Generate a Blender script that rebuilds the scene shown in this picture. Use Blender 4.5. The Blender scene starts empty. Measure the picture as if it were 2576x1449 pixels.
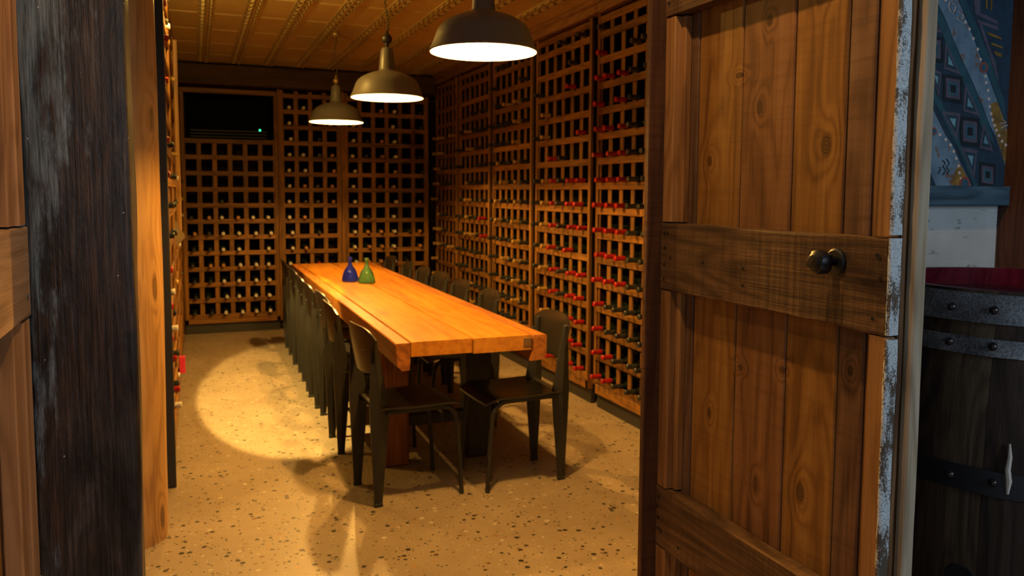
import bpy, bmesh, math, random
from mathutils import Vector, Matrix, Euler, noise

random.seed(7)
SC = bpy.context.scene
COL = SC.collection
PI = math.pi

# ------------------------------------------------------------------ camera
CAM_H = 1.42
F_PX, CY_PX, YAW, PITCH, ROLL = 2025.0, 643.4, 0.3749, 0.0797, -0.00545
fwd = Vector((math.sin(YAW)*math.cos(PITCH), math.cos(YAW)*math.cos(PITCH), -math.sin(PITCH)))
rt0 = Vector((math.cos(YAW), -math.sin(YAW), 0)); dn0 = fwd.cross(rt0)
rt = math.cos(ROLL)*rt0 + math.sin(ROLL)*dn0
dn = -math.sin(ROLL)*rt0 + math.cos(ROLL)*dn0
cd = bpy.data.cameras.new('camera'); cam = bpy.data.objects.new('camera', cd); COL.objects.link(cam)
cam.matrix_world = Matrix(((rt.x, -dn.x, -fwd.x, 0), (rt.y, -dn.y, -fwd.y, 0), (rt.z, -dn.z, -fwd.z, CAM_H), (0, 0, 0, 1)))
cd.sensor_fit = 'HORIZONTAL'; cd.sensor_width = 36.0; cd.lens = F_PX/2576*36
cd.shift_y = -(724.5-CY_PX)/2576
cd.clip_start = 0.05
cd.dof.use_dof = True; cd.dof.focus_distance = 1.75; cd.dof.aperture_fstop = 5.6
SC.camera = cam
SC.view_settings.view_transform = 'Standard'; SC.view_settings.look = 'None'
SC.view_settings.exposure = 0.0; SC.view_settings.gamma = 1.0
SC.view_settings.use_curve_mapping = False

# ------------------------------------------------------------------ world and main lights
wd = bpy.data.worlds.new('world'); SC.world = wd; wd.use_nodes = True
wd.node_tree.nodes['Background'].inputs[0].default_value = (0.45, 0.6, 0.9, 1)
wd.node_tree.nodes['Background'].inputs[1].default_value = 0.010

def light(name, kind, loc, power, color, target=None, parent=None, **kw):
    l = bpy.data.lights.new(name, kind); l.energy = power; l.color = color
    for k, v in kw.items(): setattr(l, k, v)
    o = bpy.data.objects.new(name, l); COL.objects.link(o); o.location = loc
    if target is not None:
        o.rotation_euler = (Vector(target)-Vector(loc)).to_track_quat('-Z', 'Y').to_euler()
    if parent: o.parent = parent
    return o

WARM = (1.0, 0.53, 0.115); WARM2 = (1.0, 0.62, 0.27); COOL = (0.62, 0.80, 1.0)
# downlight in the ceiling of the outer room, and daylight from its window behind the camera
light('entry_downlight', 'SPOT', (0.42, 1.22, 3.05), 74, WARM2, (0.75, 1.45, 1.0), spot_size=2.2, spot_blend=0.5, shadow_soft_size=0.035)
light('window_daylight', 'AREA', (2.35, -1.7, 2.0), 40, COOL, (2.2, 1.8, 1.3), shape='RECTANGLE', size=0.7, size_y=1.5)
light('window_daylight', 'AREA', (-1.6, -1.55, 1.9), 12, COOL, (1.9, 1.6, 1.2), shape='RECTANGLE', size=1.0, size_y=1.4)
# bare bulb and two spot heads on the short track above the left rack, just above the picture
LT = (0.0, 4.60, 2.46)
light('track_bulb', 'POINT', LT, 62, (1.0, 0.60, 0.13), shadow_soft_size=0.018)
# one lens-shaped flood head: narrow across the aisle, long down the room
fl_ = light('track_spot', 'SPOT', (0.01, 4.68, 2.50), 1000, (1.0, 0.66, 0.18), spot_size=math.radians(60), spot_blend=0.14, shadow_soft_size=0.02)
fd = (Vector((0.60, 5.62, 0.0))-Vector((0.01, 4.68, 2.50))).normalized()
fy = Vector((0.05, 1, 0)); fy = (fy-fd*fy.dot(fd)).normalized(); fx = fy.cross(-fd)
k_ = 0.42
fl_.matrix_world = Matrix(((fx.x*k_, fy.x, -fd.x, 0.01), (fx.y*k_, fy.y, -fd.y, 4.68), (fx.z*k_, fy.z, -fd.z, 2.50), (0, 0, 0, 1)))

# ------------------------------------------------------------------ mesh helpers
class MB:
    def __init__(s): s.v = []; s.f = []; s.m = []; s.cur = 0
    def add(s, vs, fs):
        b = len(s.v); s.v += [tuple(p) for p in vs]
        s.f += [tuple(b+i for i in f) for f in fs]; s.m += [s.cur]*len(fs); return s
    def box(s, x0, x1, y0, y1, z0, z1):
        return s.add([(x, y, z) for z in (z0, z1) for y in (y0, y1) for x in (x0, x1)],
                     [(0, 2, 3, 1), (4, 5, 7, 6), (0, 1, 5, 4), (2, 6, 7, 3), (0, 4, 6, 2), (1, 3, 7, 5)])
    def cbox(s, x0, x1, y0, y1, z0, z1, c=0.003):
        lo = (x0, y0, z0); hi = (x1, y1, z1); vs = []; idx = {}
        for cx in (0, 1):
            for cy in (0, 1):
                for cz in (0, 1):
                    k = (cx, cy, cz); base = [hi[i] if k[i] else lo[i] for i in range(3)]
                    for a in range(3):
                        p = list(base)
                        for b in range(3):
                            if b != a: p[b] += -c if k[b] else c
                        idx[(k, a)] = len(vs); vs.append(tuple(p))
        fs = []
        for a in range(3):
            o = [i for i in range(3) if i != a]
            for sgn in (0, 1):
                q = []
                for u, w in ((0, 0), (1, 0), (1, 1), (0, 1)):
                    k = [0, 0, 0]; k[a] = sgn; k[o[0]] = u; k[o[1]] = w; q.append(idx[(tuple(k), a)])
                flip = (sgn == 0) ^ (a == 1)
                fs.append(tuple(reversed(q)) if flip else tuple(q))
        for a in range(3):
            o = [i for i in range(3) if i != a]
            for u in (0, 1):
                for w in (0, 1):
                    k0 = [0, 0, 0]; k0[o[0]] = u; k0[o[1]] = w; k1 = list(k0); k1[a] = 1
                    k0 = tuple(k0); k1 = tuple(k1)
                    fs.append((idx[(k0, o[0])], idx[(k1, o[0])], idx[(k1, o[1])], idx[(k0, o[1])]))
        for cx in (0, 1):
            for cy in (0, 1):
                for cz in (0, 1):
                    k = (cx, cy, cz); fs.append((idx[(k, 0)], idx[(k, 1)], idx[(k, 2)]))
        return s.add(vs, fs)
    def lathe(s, prof, n=32, org=(0, 0, 0), axis='z', close=False, a0=0.0, a1=2*PI):
        full = abs(a1-a0-2*PI) < 1e-6; cnt = n if full else n+1; vs = []
        for r, h in prof:
            for i in range(cnt):
                a = a0+(a1-a0)*i/n; c, d = r*math.cos(a), r*math.sin(a)
                p = (c, d, h) if axis == 'z' else ((c, h, -d) if axis == 'y' else (h, c, d))
                vs.append((p[0]+org[0], p[1]+org[1], p[2]+org[2]))
        fs = []; m = len(prof)
        for j in range(m if close else m-1):
            j2 = (j+1) % m
            for i in range(n):
                i2 = (i+1) % cnt
                fs.append((j*cnt+i, j*cnt+i2, j2*cnt+i2, j2*cnt+i))
        return s.add(vs, fs)
    def tube(s, path, r, n=10, caps=True):
        P = [Vector(p) for p in path]; vs = []; fs = []
        up = Vector((0, 0, 1))
        for i, p in enumerate(P):
            t = (P[min(i+1, len(P)-1)]-P[max(i-1, 0)]).normalized()
            ref = up if abs(t.dot(up)) < 0.95 else Vector((0, 1, 0))
            if i == 0: u = t.cross(ref).normalized()
            else: u = (u - t*u.dot(t)).normalized()
            w = t.cross(u); rr = r[i] if isinstance(r, (list, tuple)) else r
            for k in range(n):
                a = 2*PI*k/n; vs.append(p+u*math.cos(a)*rr+w*math.sin(a)*rr)
        for i in range(len(P)-1):
            for k in range(n):
                fs.append((i*n+k, i*n+(k+1) % n, (i+1)*n+(k+1) % n, (i+1)*n+k))
        if caps: fs += [tuple(range(n)), tuple((len(P)-1)*n+k for k in reversed(range(n)))]
        return s.add(vs, fs)
    def prism(s, poly, a, b, plane='xz'):
        n = len(poly)
        def pt(p, d): return (p[0], d, p[1]) if plane == 'xz' else ((p[0], p[1], d) if plane == 'xy' else (d, p[0], p[1]))
        vs = [pt(p, a) for p in poly]+[pt(p, b) for p in poly]
        fs = [tuple(range(n)), tuple(reversed(range(n, 2*n)))]+[(i, i+n, (i+1) % n+n, (i+1) % n) for i in range(n)]
        return s.add(vs, fs)
    def shell(s, fn, nu, nv, off):
        """closed thin sheet: fn(u,v) -> point, thickened along fn's offset vector off(u,v)"""
        A = []; B = []
        for j in range(nv+1):
            for i in range(nu+1):
                p = Vector(fn(i/nu, j/nv)); A.append(p); B.append(p+Vector(off))
        w = nu+1; N = len(A); fs = []
        for j in range(nv):
            for i in range(nu):
                q = (j*w+i, j*w+i+1, (j+1)*w+i+1, (j+1)*w+i)
                fs.append(q); fs.append(tuple(N+k for k in reversed(q)))
        ring = [i for i in range(w)]+[j*w+nu for j in range(1, nv+1)]+[nv*w+i for i in range(nu-1, -1, -1)]+[j*w for j in range(nv-1, 0, -1)]
        for k in range(len(ring)):
            a, b = ring[k], ring[(k+1) % len(ring)]; fs.append((b, a, a+N, b+N))
        return s.add(A+B, fs)
    def mesh(s, name, mats, smooth=False, sharp=None):
        me = bpy.data.meshes.new(name); me.from_pydata(s.v, [], s.f)
        for m in (mats if isinstance(mats, (list, tuple)) else [mats]): me.materials.append(m)
        me.polygons.foreach_set('material_index', s.m)
        bm = bmesh.new(); bm.from_mesh(me); bmesh.ops.recalc_face_normals(bm, faces=bm.faces)
        if sharp:
            for e in bm.edges:
                if len(e.link_faces) == 2 and e.calc_face_angle(0) > sharp: e.smooth = False
        bm.to_mesh(me); bm.free()
        if smooth:
            me.polygons.foreach_set('use_smooth', [True]*len(me.polygons))
        return me
    def obj(s, name, mats, parent=None, smooth=False, sharp=0.6):
        return link(name, s.mesh(name, mats, smooth, sharp if smooth else None), parent)

def link(name, me, parent=None, loc=None, rz=None):
    o = bpy.data.objects.new(name, me); COL.objects.link(o)
    if parent: o.parent = parent
    if loc is not None: o.location = loc
    if rz is not None: o.rotation_euler = (0, 0, rz)
    return o
def tag(o, label, cat, group=None):
    o['label'] = label; o['category'] = cat
    if group: o['group'] = group
    return o
def thing(name, label, cat, loc=(0, 0, 0), rz=0, group=None):
    return tag(link(name, None, None, loc, rz), label, cat, group)
def struct(o, label=None):
    o['kind'] = 'structure'
    if label: o['label'] = label
    return o
def stuff(o): o['kind'] = 'stuff'; return o
def copy_tree(root, loc, rz, label=None):
    r = root.copy(); COL.objects.link(r); r.location = loc; r.rotation_euler = (0, 0, rz)
    if label: r['label'] = label
    for ch in list(root.children):
        c = ch.copy(); COL.objects.link(c); c.parent = r
        for g in list(ch.children):
            d = g.copy(); COL.objects.link(d); d.parent = c
    return r

# ------------------------------------------------------------------ materials
def new_mat(name):
    m = bpy.data.materials.new(name); m.use_nodes = True; nt = m.node_tree
    return m, nt, nt.nodes['Principled BSDF']
def plain(name, col, rough=0.5, metal=0.0, spec=0.5, emit=None, es=0.0, **kw):
    m, nt, b = new_mat(name)
    b.inputs['Base Color'].default_value = (*col, 1); b.inputs['Roughness'].default_value = rough
    b.inputs['Metallic'].default_value = metal; b.inputs['Specular IOR Level'].default_value = spec
    if emit: b.inputs['Emission Color'].default_value = (*emit, 1); b.inputs['Emission Strength'].default_value = es
    for k, v in kw.items(): b.inputs[k].default_value = v
    return m
class N:
    """tiny node-graph helper"""
    def __init__(s, nt): s.nt = nt
    def n(s, t, **kw):
        nd = s.nt.nodes.new(t)
        for k, v in kw.items(): setattr(nd, k, v)
        return nd
    def set(s, sock, v):
        if hasattr(v, 'is_output'): s.nt.links.new(v, sock)
        elif isinstance(v, (tuple, list)) and len(v) == 3 and sock.type == 'RGBA': sock.default_value = (*v, 1)
        else: sock.default_value = v
    def math(s, op, a, b=None, c=None, clamp=False):
        nd = s.n('ShaderNodeMath', operation=op); nd.use_clamp = clamp
        s.set(nd.inputs[0], a)
        if b is not None: s.set(nd.inputs[1], b)
        if c is not None: s.set(nd.inputs[2], c)
        return nd.outputs[0]
    def vmath(s, op, a, b):
        nd = s.n('ShaderNodeVectorMath', operation=op); s.set(nd.inputs[0], a); s.set(nd.inputs[1], b); return nd.outputs[0]
    def noise(s, vec, scale, detail=4, rough=0.55, dist=0.0, out=0):
        nd = s.n('ShaderNodeTexNoise'); s.set(nd.inputs['Vector'], vec)
        nd.inputs['Scale'].default_value = scale; nd.inputs['Detail'].default_value = detail
        nd.inputs['Roughness'].default_value = rough; nd.inputs['Distortion'].default_value = dist
        return nd.outputs[out]
    def voro(s, vec, scale, feature='F1', rand=1.0):
        nd = s.n('ShaderNodeTexVoronoi', feature=feature); s.set(nd.inputs['Vector'], vec)
        nd.inputs['Scale'].default_value = scale; nd.inputs['Randomness'].default_value = rand
        return nd
    def ramp(s, fac, stops, interp='LINEAR'):
        nd = s.n('ShaderNodeValToRGB'); s.set(nd.inputs[0], fac); cr = nd.color_ramp; cr.interpolation = interp
        while len(cr.elements) < len(stops): cr.elements.new(0.5)
        for e, (p, c) in zip(cr.elements, stops):
            e.position = p; e.color = (*c, 1) if isinstance(c, (tuple, list)) else (c, c, c, 1)
        return nd.outputs[0]
    def mix(s, fac, a, b, mode='MIX'):
        nd = s.n('ShaderNodeMix', data_type='RGBA', blend_type=mode)
        s.set(nd.inputs[0], fac); s.set(nd.inputs[6], a); s.set(nd.inputs[7], b); return nd.outputs[2]
    def bump(s, h, strength=0.3, dist=0.002, normal=None):
        nd = s.n('ShaderNodeBump'); s.set(nd.inputs['Height'], h)
        nd.inputs['Strength'].default_value = strength; nd.inputs['Distance'].default_value = dist
        if normal: s.set(nd.inputs['Normal'], normal)
        return nd.outputs[0]
    def coords(s, scale=(1, 1, 1), rnd=0.0, src='Object'):
        tc = s.n('ShaderNodeTexCoord').outputs[src]
        if rnd:
            oi = s.n('ShaderNodeObjectInfo').outputs['Random']
            off = s.math('MULTIPLY', oi, rnd)
            cb = s.n('ShaderNodeCombineXYZ')
            for i in range(3): s.set(cb.inputs[i], off)
            tc = s.vmath('ADD', tc, cb.outputs[0])
        return s.vmath('MULTIPLY', tc, scale)

def wood(name, dark, mid, light_, axis='z', rough=0.6, bump=0.25, rnd=23.0, knots=0.0, fine=1.0, vary=0.25, saw=0.0, spec=0.3, knot_scale=1.0, knot_list=None, ringk=0.17, stain=0.0):
    m, nt, b = new_mat(name); g = N(nt)
    al = {'x': 0, 'y': 1, 'z': 2}[axis]
    def sc(across, along): v = [across]*3; v[al] = along; return tuple(v)
    base = g.coords((1, 1, 1), rnd)
    kd = None
    vec = base
    if knots > 0 or knot_list:
        sp3 = g.n('ShaderNodeSeparateXYZ')
        if knot_list:
            g.set(sp3.inputs[0], g.coords((1, 1, 1), 0)); d = None
            for (ky, kz, ka, kb) in knot_list:
                u = g.math('DIVIDE', g.math('SUBTRACT', sp3.outputs[1], ky), ka*6); w = g.math('DIVIDE', g.math('SUBTRACT', sp3.outputs[2], kz), kb*6)
                dd = g.math('SQRT', g.math('ADD', g.math('MULTIPLY', u, u), g.math('MULTIPLY', w, w)))
                d = dd if d is None else g.math('MINIMUM', d, dd)
            on = 1.0
        else:
            g.set(sp3.inputs[0], base); cb2 = g.n('ShaderNodeCombineXYZ')
            g.set(cb2.inputs[0], g.math('MULTIPLY', g.math('ADD', sp3.outputs[0], sp3.outputs[1]), 5.0*knot_scale)); g.set(cb2.inputs[1], g.math('MULTIPLY', sp3.outputs[2], 1.9*knot_scale))
            kv = g.n('ShaderNodeTexVoronoi', voronoi_dimensions='2D'); g.set(kv.inputs['Vector'], cb2.outputs[0]); kv.inputs['Scale'].default_value = 1.0
            sel = g.n('ShaderNodeSeparateColor'); g.set(sel.inputs[0], kv.outputs['Color'])
            on = g.math('LESS_THAN', sel.outputs[0], knots); d = kv.outputs['Distance']
        near = g.math('MULTIPLY', g.math('POWER', 2.718, g.math('MULTIPLY', g.math('MULTIPLY', d, d), -9.0)), on)
        kd = (d, on); bend = near
    low = g.noise(g.vmath('MULTIPLY', vec, sc(5, 0.55)), 1.0, 3, 0.5)
    fib = g.noise(g.vmath('MULTIPLY', vec, sc(170*fine, 5.0)), 1.0, 4, 0.6)
    med = g.noise(g.vmath('MULTIPLY', vec, sc(26, 0.9)), 1.0, 4, 0.55, 0.4)
    ring_in = g.math('MULTIPLY', low, 26.0)
    if kd: ring_in = g.math('ADD', ring_in, g.math('MULTIPLY', bend, 4.5))
    rings = g.math('MULTIPLY_ADD', g.math('SINE', g.math('MULTIPLY', ring_in, 3.4)), 0.5, 0.5)
    rings = g.math('POWER', rings, 1.8)
    f = g.math('MULTIPLY_ADD', med, 0.62, g.math('MULTIPLY', fib, 0.28))
    f = g.math('SUBTRACT', f, g.math('MULTIPLY', rings, ringk))
    f = g.math('ADD', f, g.math('MULTIPLY_ADD', low, 0.5, -0.16))
    col = g.ramp(f, [(0.22, dark), (0.48, mid), (0.74, light_)])
    oi = g.n('ShaderNodeObjectInfo').outputs['Random']
    col = g.mix(1.0, col, g.ramp(oi, [(0.0, (1-vary, 1-vary*0.95, 1-vary*0.7)), (0.35, (1-vary*.2, 1-vary*.3, 1-vary*.5)), (0.65, (1, 1, 1)), (1.0, (1+vary*.4, 1+vary*.45, 1+vary*.1))]), 'MULTIPLY')
    h = g.math('ADD', g.math('MULTIPLY', fib, 0.6), g.math('MULTIPLY', med, 0.5))
    if kd:
        core = g.math('MULTIPLY', g.ramp(kd[0], [(0.10, 1.0), (0.17, 0.0)]), kd[1])
        kring = g.math('MULTIPLY_ADD', g.math('SINE', g.math('MULTIPLY', kd[0], 150.0)), 0.2, 0.72)
        col = g.mix(g.math('MULTIPLY', core, kring), col, tuple(c*0.42 for c in dark))
    if saw > 0:
        sv = sc(3, 55); nz = g.noise(g.vmath('MULTIPLY', vec, sv), 1.0, 2, 0.5, 0.3)
        col = g.mix(g.math('MULTIPLY', g.ramp(nz, [(0.5, 0.0), (0.68, 1.0)]), saw), col, tuple(c*0.5 for c in mid))
        h = g.math('ADD', h, g.math('MULTIPLY', nz, 0.8))
    if stain > 0:
        sn = g.noise(g.vmath('MULTIPLY', vec, sc(9, 2.2)), 1.0, 6, 0.7, 0.8)
        col = g.mix(g.math('MULTIPLY', g.ramp(sn, [(0.50, 0.0), (0.72, 1.0)]), stain), col, tuple(c_*0.35 for c_ in dark))
    g.set(b.inputs['Base Color'], col)
    g.set(b.inputs['Roughness'], g.math('MULTIPLY_ADD', fib, 0.2, rough-0.1))
    b.inputs['Specular IOR Level'].default_value = spec
    g.set(b.inputs['Normal'], g.bump(h, bump, 0.003))
    return m

M = {}
RK = ((0.058, 0.022, 0.0035), (0.155, 0.064, 0.0095), (0.25, 0.112, 0.019))
M['rack_x'] = wood('rack_timber_rail', *RK, axis='x', rough=0.55, bump=0.15, vary=0.3)
M['rack_z'] = wood('rack_timber_upright', *RK, axis='z', rough=0.55, bump=0.15, vary=0.3)
M['rack_shaded'] = wood('rack_timber_shaded', (0.006, 0.003, 0.002), (0.014, 0.007, 0.004), (0.026, 0.013, 0.006), axis='z', rough=0.9, spec=0.1)  # near-black timber: the shade inside cells and gaps is put into the colour
M['black_board'] = plain('black_board', (0.012, 0.011, 0.010), 0.55)
M['beam'] = wood('old_beam', (0.02, 0.009, 0.004), (0.045, 0.020, 0.009), (0.075, 0.036, 0.016), axis='x', rough=0.7, bump=0.4)
M['crown'] = wood('crown_board', (0.06, 0.026, 0.010), (0.14, 0.065, 0.025), (0.22, 0.11, 0.045), axis='y', rough=0.6)
PINE = ((0.11, 0.042, 0.011), (0.29, 0.120, 0.031), (0.44, 0.205, 0.062))
KNOTS = [(1.340, 1.520, .019, .030), (1.380, 0.758, .017, .030), (1.555, 1.619, .014, .022), (1.529, 0.725, .010, .024), (1.529, 1.813, .013, .017), (1.633, 1.702, .016, .008), (1.355, 1.865, .018, .024), (1.60, 0.995, .012, .009), (1.45, 1.02, .012, .012), (1.745, 1.50, .012, .018), (1.72, 0.85, .010, .016), (1.25, 1.06, .010, .014), (1.475, 0.35, .016, .024), (1.66, 0.40, .012, .02)]
M['plank'] = wood('door_plank', (0.12, 0.046, 0.009), (0.32, 0.138, 0.026), (0.48, 0.235, 0.050), axis='z', rough=0.62, bump=0.35, vary=0.3, saw=0.22, knot_list=KNOTS, ringk=0.16)
M['plank_grey'] = wood('door_plank_grey', (0.075, 0.034, 0.014), (0.20, 0.096, 0.040), (0.31, 0.165, 0.078), axis='z', rough=0.62, bump=0.35, vary=0.2, saw=0.35, knot_list=KNOTS, ringk=0.16)
M['plank_red'] = wood('door_plank_red', (0.10, 0.038, 0.012), (0.27, 0.112, 0.034), (0.40, 0.185, 0.066), axis='z', rough=0.62, bump=0.35, vary=0.2, saw=0.22, knot_list=KNOTS, ringk=0.16)
M['stile'] = wood('door_stile', (0.16, 0.064, 0.018), (0.33, 0.150, 0.044), (0.47, 0.235, 0.085), axis='z', rough=0.65, bump=0.3, knots=0.12, vary=0.2)
M['stile_lit'] = wood('left_door_stile_lit', (0.26, 0.11, 0.036), (0.45, 0.215, 0.080), (0.58, 0.30, 0.125), axis='z', rough=0.65, bump=0.3, knots=0.15, vary=0.1)  # lighter stile timber: warm light on the left leaf put into the colour
M['ledge'] = wood('weathered_ledge', (0.045, 0.022, 0.009), (0.145, 0.070, 0.025), (0.28, 0.145, 0.055), axis='y', rough=0.8, bump=0.9, vary=0.15, saw=0.45, stain=0.6)
M['ledge_lit'] = wood('lit_ledge', (0.20, 0.115, 0.055), (0.36, 0.215, 0.11), (0.48, 0.31, 0.18), axis='y', rough=0.75, bump=0.5, vary=0.1)  # left leaf's ledges, lightened in colour for the warm light on them
M['jamb'] = wood('jamb_board', (0.055, 0.020, 0.009), (0.11, 0.042, 0.018), (0.16, 0.066, 0.03), axis='z', rough=0.8, bump=0.7, saw=0.4)
M['frame_brown'] = wood('brown_door_frame', (0.035, 0.012, 0.006), (0.075, 0.026, 0.012), (0.12, 0.045, 0.02), axis='z', rough=0.5)
M['log'] = wood('peeled_log', (0.1793, 0.0828, 0.0221), (0.3448, 0.1793, 0.0517), (0.4414, 0.2552, 0.0862), axis='z', rough=0.5, bump=0.2, knots=0.22, knot_scale=1.4, vary=0.0)
M['table'] = wood('table_timber', (0.2400, 0.0700, 0.0053), (0.4133, 0.1500, 0.0107), (0.5333, 0.2267, 0.0233), axis='y', rough=0.36, bump=0.12, vary=0.10, spec=0.45, ringk=0.07, stain=0.55)
M['table_end'] = wood('table_beam', (0.1379, 0.0379, 0.0062), (0.2897, 0.0931, 0.0124), (0.3862, 0.1483, 0.0241), axis='y', rough=0.4, bump=0.2, vary=0.15, spec=0.45)
M['plug'] = plain('dark_plug', (0.10, 0.045, 0.015), 0.6)
M['table_leg'] = wood('table_leg_red', (0.07, 0.02, 0.008), (0.15, 0.045, 0.016), (0.22, 0.075, 0.028), axis='z', rough=0.5)
M['leg_black'] = wood('table_leg_black', (0.006, 0.005, 0.004), (0.014, 0.011, 0.008), (0.025, 0.02, 0.014), axis='z', rough=0.6)
M['steel_black'] = plain('chair_steel', (0.014, 0.0125, 0.0105), 0.48, spec=0.28)
M['ply'] = plain('black_ply', (0.014, 0.012, 0.010), 0.30, spec=0.6)
M['rubber'] = plain('rubber_foot', (0.006, 0.006, 0.006), 0.7)
M['enamel'] = plain('grey_enamel', (0.135, 0.125, 0.112), 0.38, spec=0.4)
M['enamel_in'] = plain('white_enamel', (0.50, 0.49, 0.47), 0.6)
M['lamp_black'] = plain('lamp_fitting_black', (0.02, 0.018, 0.015), 0.45)
M['lamp_brass'] = plain('lamp_fitting_brass', (0.36, 0.26, 0.12), 0.4, 0.6)
M['cord'] = plain('twisted_cord', (0.05, 0.035, 0.02), 0.8)
M['bulb'] = plain('lamp_bulb', (1, 0.9, 0.7), 0.4, emit=(1.0, 0.86, 0.62), es=60.0)
M['wine_glass'] = plain('dark_bottle_glass', (0.008, 0.012, 0.007), 0.08, spec=0.6)
M['cap_r'] = plain('red_capsule', (0.25, 0.006, 0.006), 0.35)
M['cap_k'] = plain('black_capsule', (0.016, 0.018, 0.017), 0.35)
M['cap_g'] = plain('gold_capsule', (0.33, 0.19, 0.045), 0.35, 0.25)
M['cap_w'] = plain('white_capsule', (0.52, 0.47, 0.40), 0.4)
M['cap_a'] = plain('amber_capsule', (0.34, 0.15, 0.045), 0.4)
M['paper'] = plain('bottle_label', (0.55, 0.50, 0.40), 0.7)
M['blue_glass'] = plain('cobalt_glass', (0.06, 0.10, 0.95), 0.03, **{'Transmission Weight': 0.85, 'IOR': 1.45})
M['green_glass'] = plain('green_glass', (0.30, 0.66, 0.42), 0.03, **{'Transmission Weight': 0.9, 'IOR': 1.45})
M['ac'] = plain('air_conditioner_black', (0.003, 0.003, 0.003), 0.9, spec=0.04)
M['led'] = plain('green_led', (0.0, 0.6, 0.2), 0.4, emit=(0.02, 1.0, 0.25), es=6.0)
M['iron'] = plain('black_iron', (0.010, 0.010, 0.012), 0.42, 0.0)
M['nail'] = plain('dark_nail', (0.04, 0.022, 0.012), 0.6)
M['hole'] = plain('nail_hole', (0.008, 0.005, 0.003), 0.9)
M['steel'] = plain('bright_nail', (0.35, 0.35, 0.38), 0.35, 0.9)
M['pink'] = plain('pink_tag', (0.5, 0.012, 0.05), 0.6)
M['cloth'] = plain('tan_cloth', (0.14, 0.09, 0.04), 0.85)

# polished concrete with exposed pebbles
m, nt, b = new_mat('polished_concrete'); g = N(nt); tc = g.coords()
base = g.ramp(g.noise(tc, 2.2, 6, 0.65), [(0.3, (0.185, 0.132, 0.082)), (0.55, (0.25, 0.185, 0.118)), (0.75, (0.315, 0.24, 0.158))])
grit = g.noise(tc, 160, 2, 0.6)
base = g.mix(0.35, base, g.ramp(grit, [(0.3, (0.085, 0.062, 0.042)), (0.7, (0.29, 0.23, 0.165))]))
wv = g.vmath('ADD', tc, g.vmath('MULTIPLY', g.noise(tc, 60, 2, 0.5, out=1), (0.006, 0.006, 0)))
for scale, thr, cols, dens, ro in ((36, 0.30, [(0.0, (0.018, 0.012, 0.008)), (0.46, (0.026, 0.018, 0.011)), (0.58, (0.07, 0.04, 0.015)), (0.74, (0.25, 0.14, 0.04)), (0.84, (0.31, 0.25, 0.18)), (1.0, (0.36, 0.31, 0.24))], 0.42, 0),
                                (70, 0.30, [(0.0, (0.03, 0.02, 0.012)), (0.5, (0.075, 0.048, 0.026)), (0.75, (0.27, 0.19, 0.10)), (1.0, (0.33, 0.28, 0.21))], 0.40, 0)):
    v = g.voro(wv, scale); sp = g.n('ShaderNodeSeparateColor'); g.set(sp.inputs[0], v.outputs['Color'])
    on = g.math('LESS_THAN', sp.outputs[1], dens)
    size = g.math('MULTIPLY_ADD', sp.outputs[2], 0.26, 0.14)
    mask = g.math('MULTIPLY', g.math('LESS_THAN', v.outputs['Distance'], size), on)
    base = g.mix(mask, base, g.ramp(sp.outputs[0], cols))
g.set(b.inputs['Base Color'], base)
g.set(b.inputs['Roughness'], g.math('MULTIPLY_ADD', g.noise(tc, 3.0, 4), 0.25, 0.30)); b.inputs['Specular IOR Level'].default_value = 0.35
M['floor'] = m
# pressed-metal ceiling paint
m, nt, b = new_mat('cream_pressed_metal'); g = N(nt); tc = g.coords()
g.set(b.inputs['Base Color'], g.ramp(g.noise(tc, 1.5, 3), [(0.3, (0.32, 0.24, 0.09)), (0.7, (0.40, 0.305, 0.125))]))
b.inputs['Roughness'].default_value = 0.5
M['tin'] = m
# plaster / concrete
m, nt, b = new_mat('pale_concrete'); g = N(nt); tc = g.coords()
c = g.ramp(g.noise(tc, 3, 5), [(0.3, (0.40, 0.40, 0.38)), (0.7, (0.58, 0.58, 0.55))])
c = g.mix(g.ramp(g.noise(g.vmath('MULTIPLY', tc, (14, 14, 30)), 1.0, 4, 0.7), [(0.62, 0.0), (0.70, 0.8)]), c, (0.16, 0.15, 0.13))
g.set(b.inputs['Base Color'], c); b.inputs['Roughness'].default_value = 0.85
M['concrete'] = m
M['wall_dark'] = plain('dark_cellar_wall', (0.05, 0.035, 0.022), 0.85)
M['pale_trim'] = wood('limed_trim', (0.30, 0.28, 0.32), (0.46, 0.44, 0.50), (0.6, 0.58, 0.64), axis='z', rough=0.6)
# old black hewn timber with worn paint and a painted-in daylight tint
m, nt, b = new_mat('hewn_black_timber'); g = N(nt); tc = g.coords()
fib = g.noise(g.vmath('MULTIPLY', tc, (150, 150, 5)), 1.0, 5, 0.65)
blot = g.noise(g.vmath('MULTIPLY', tc, (11, 11, 3.0)), 1.0, 5, 0.7, 0.6)
col = g.ramp(g.math('MULTIPLY_ADD', fib, 0.5, g.math('MULTIPLY', blot, 0.55)), [(0.40, (0.006, 0.005, 0.004)), (0.50, (0.026, 0.020, 0.016)), (0.58, (0.058, 0.043, 0.034)), (0.68, (0.14, 0.11, 0.09))])
br_ = g.noise(g.vmath('MULTIPLY', g.vmath('ADD', tc, (5, 0, 2)), (8, 8, 2.2)), 1.0, 6, 0.72, 0.5)
col = g.mix(g.ramp(br_, [(0.48, 0.0), (0.62, 0.75)]), col, g.ramp(fib, [(0.35, (0.012, 0.007, 0.004)), (0.65, (0.12, 0.062, 0.032))]))
sx = g.n('ShaderNodeSeparateXYZ'); g.set(sx.inputs[0], tc)
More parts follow.
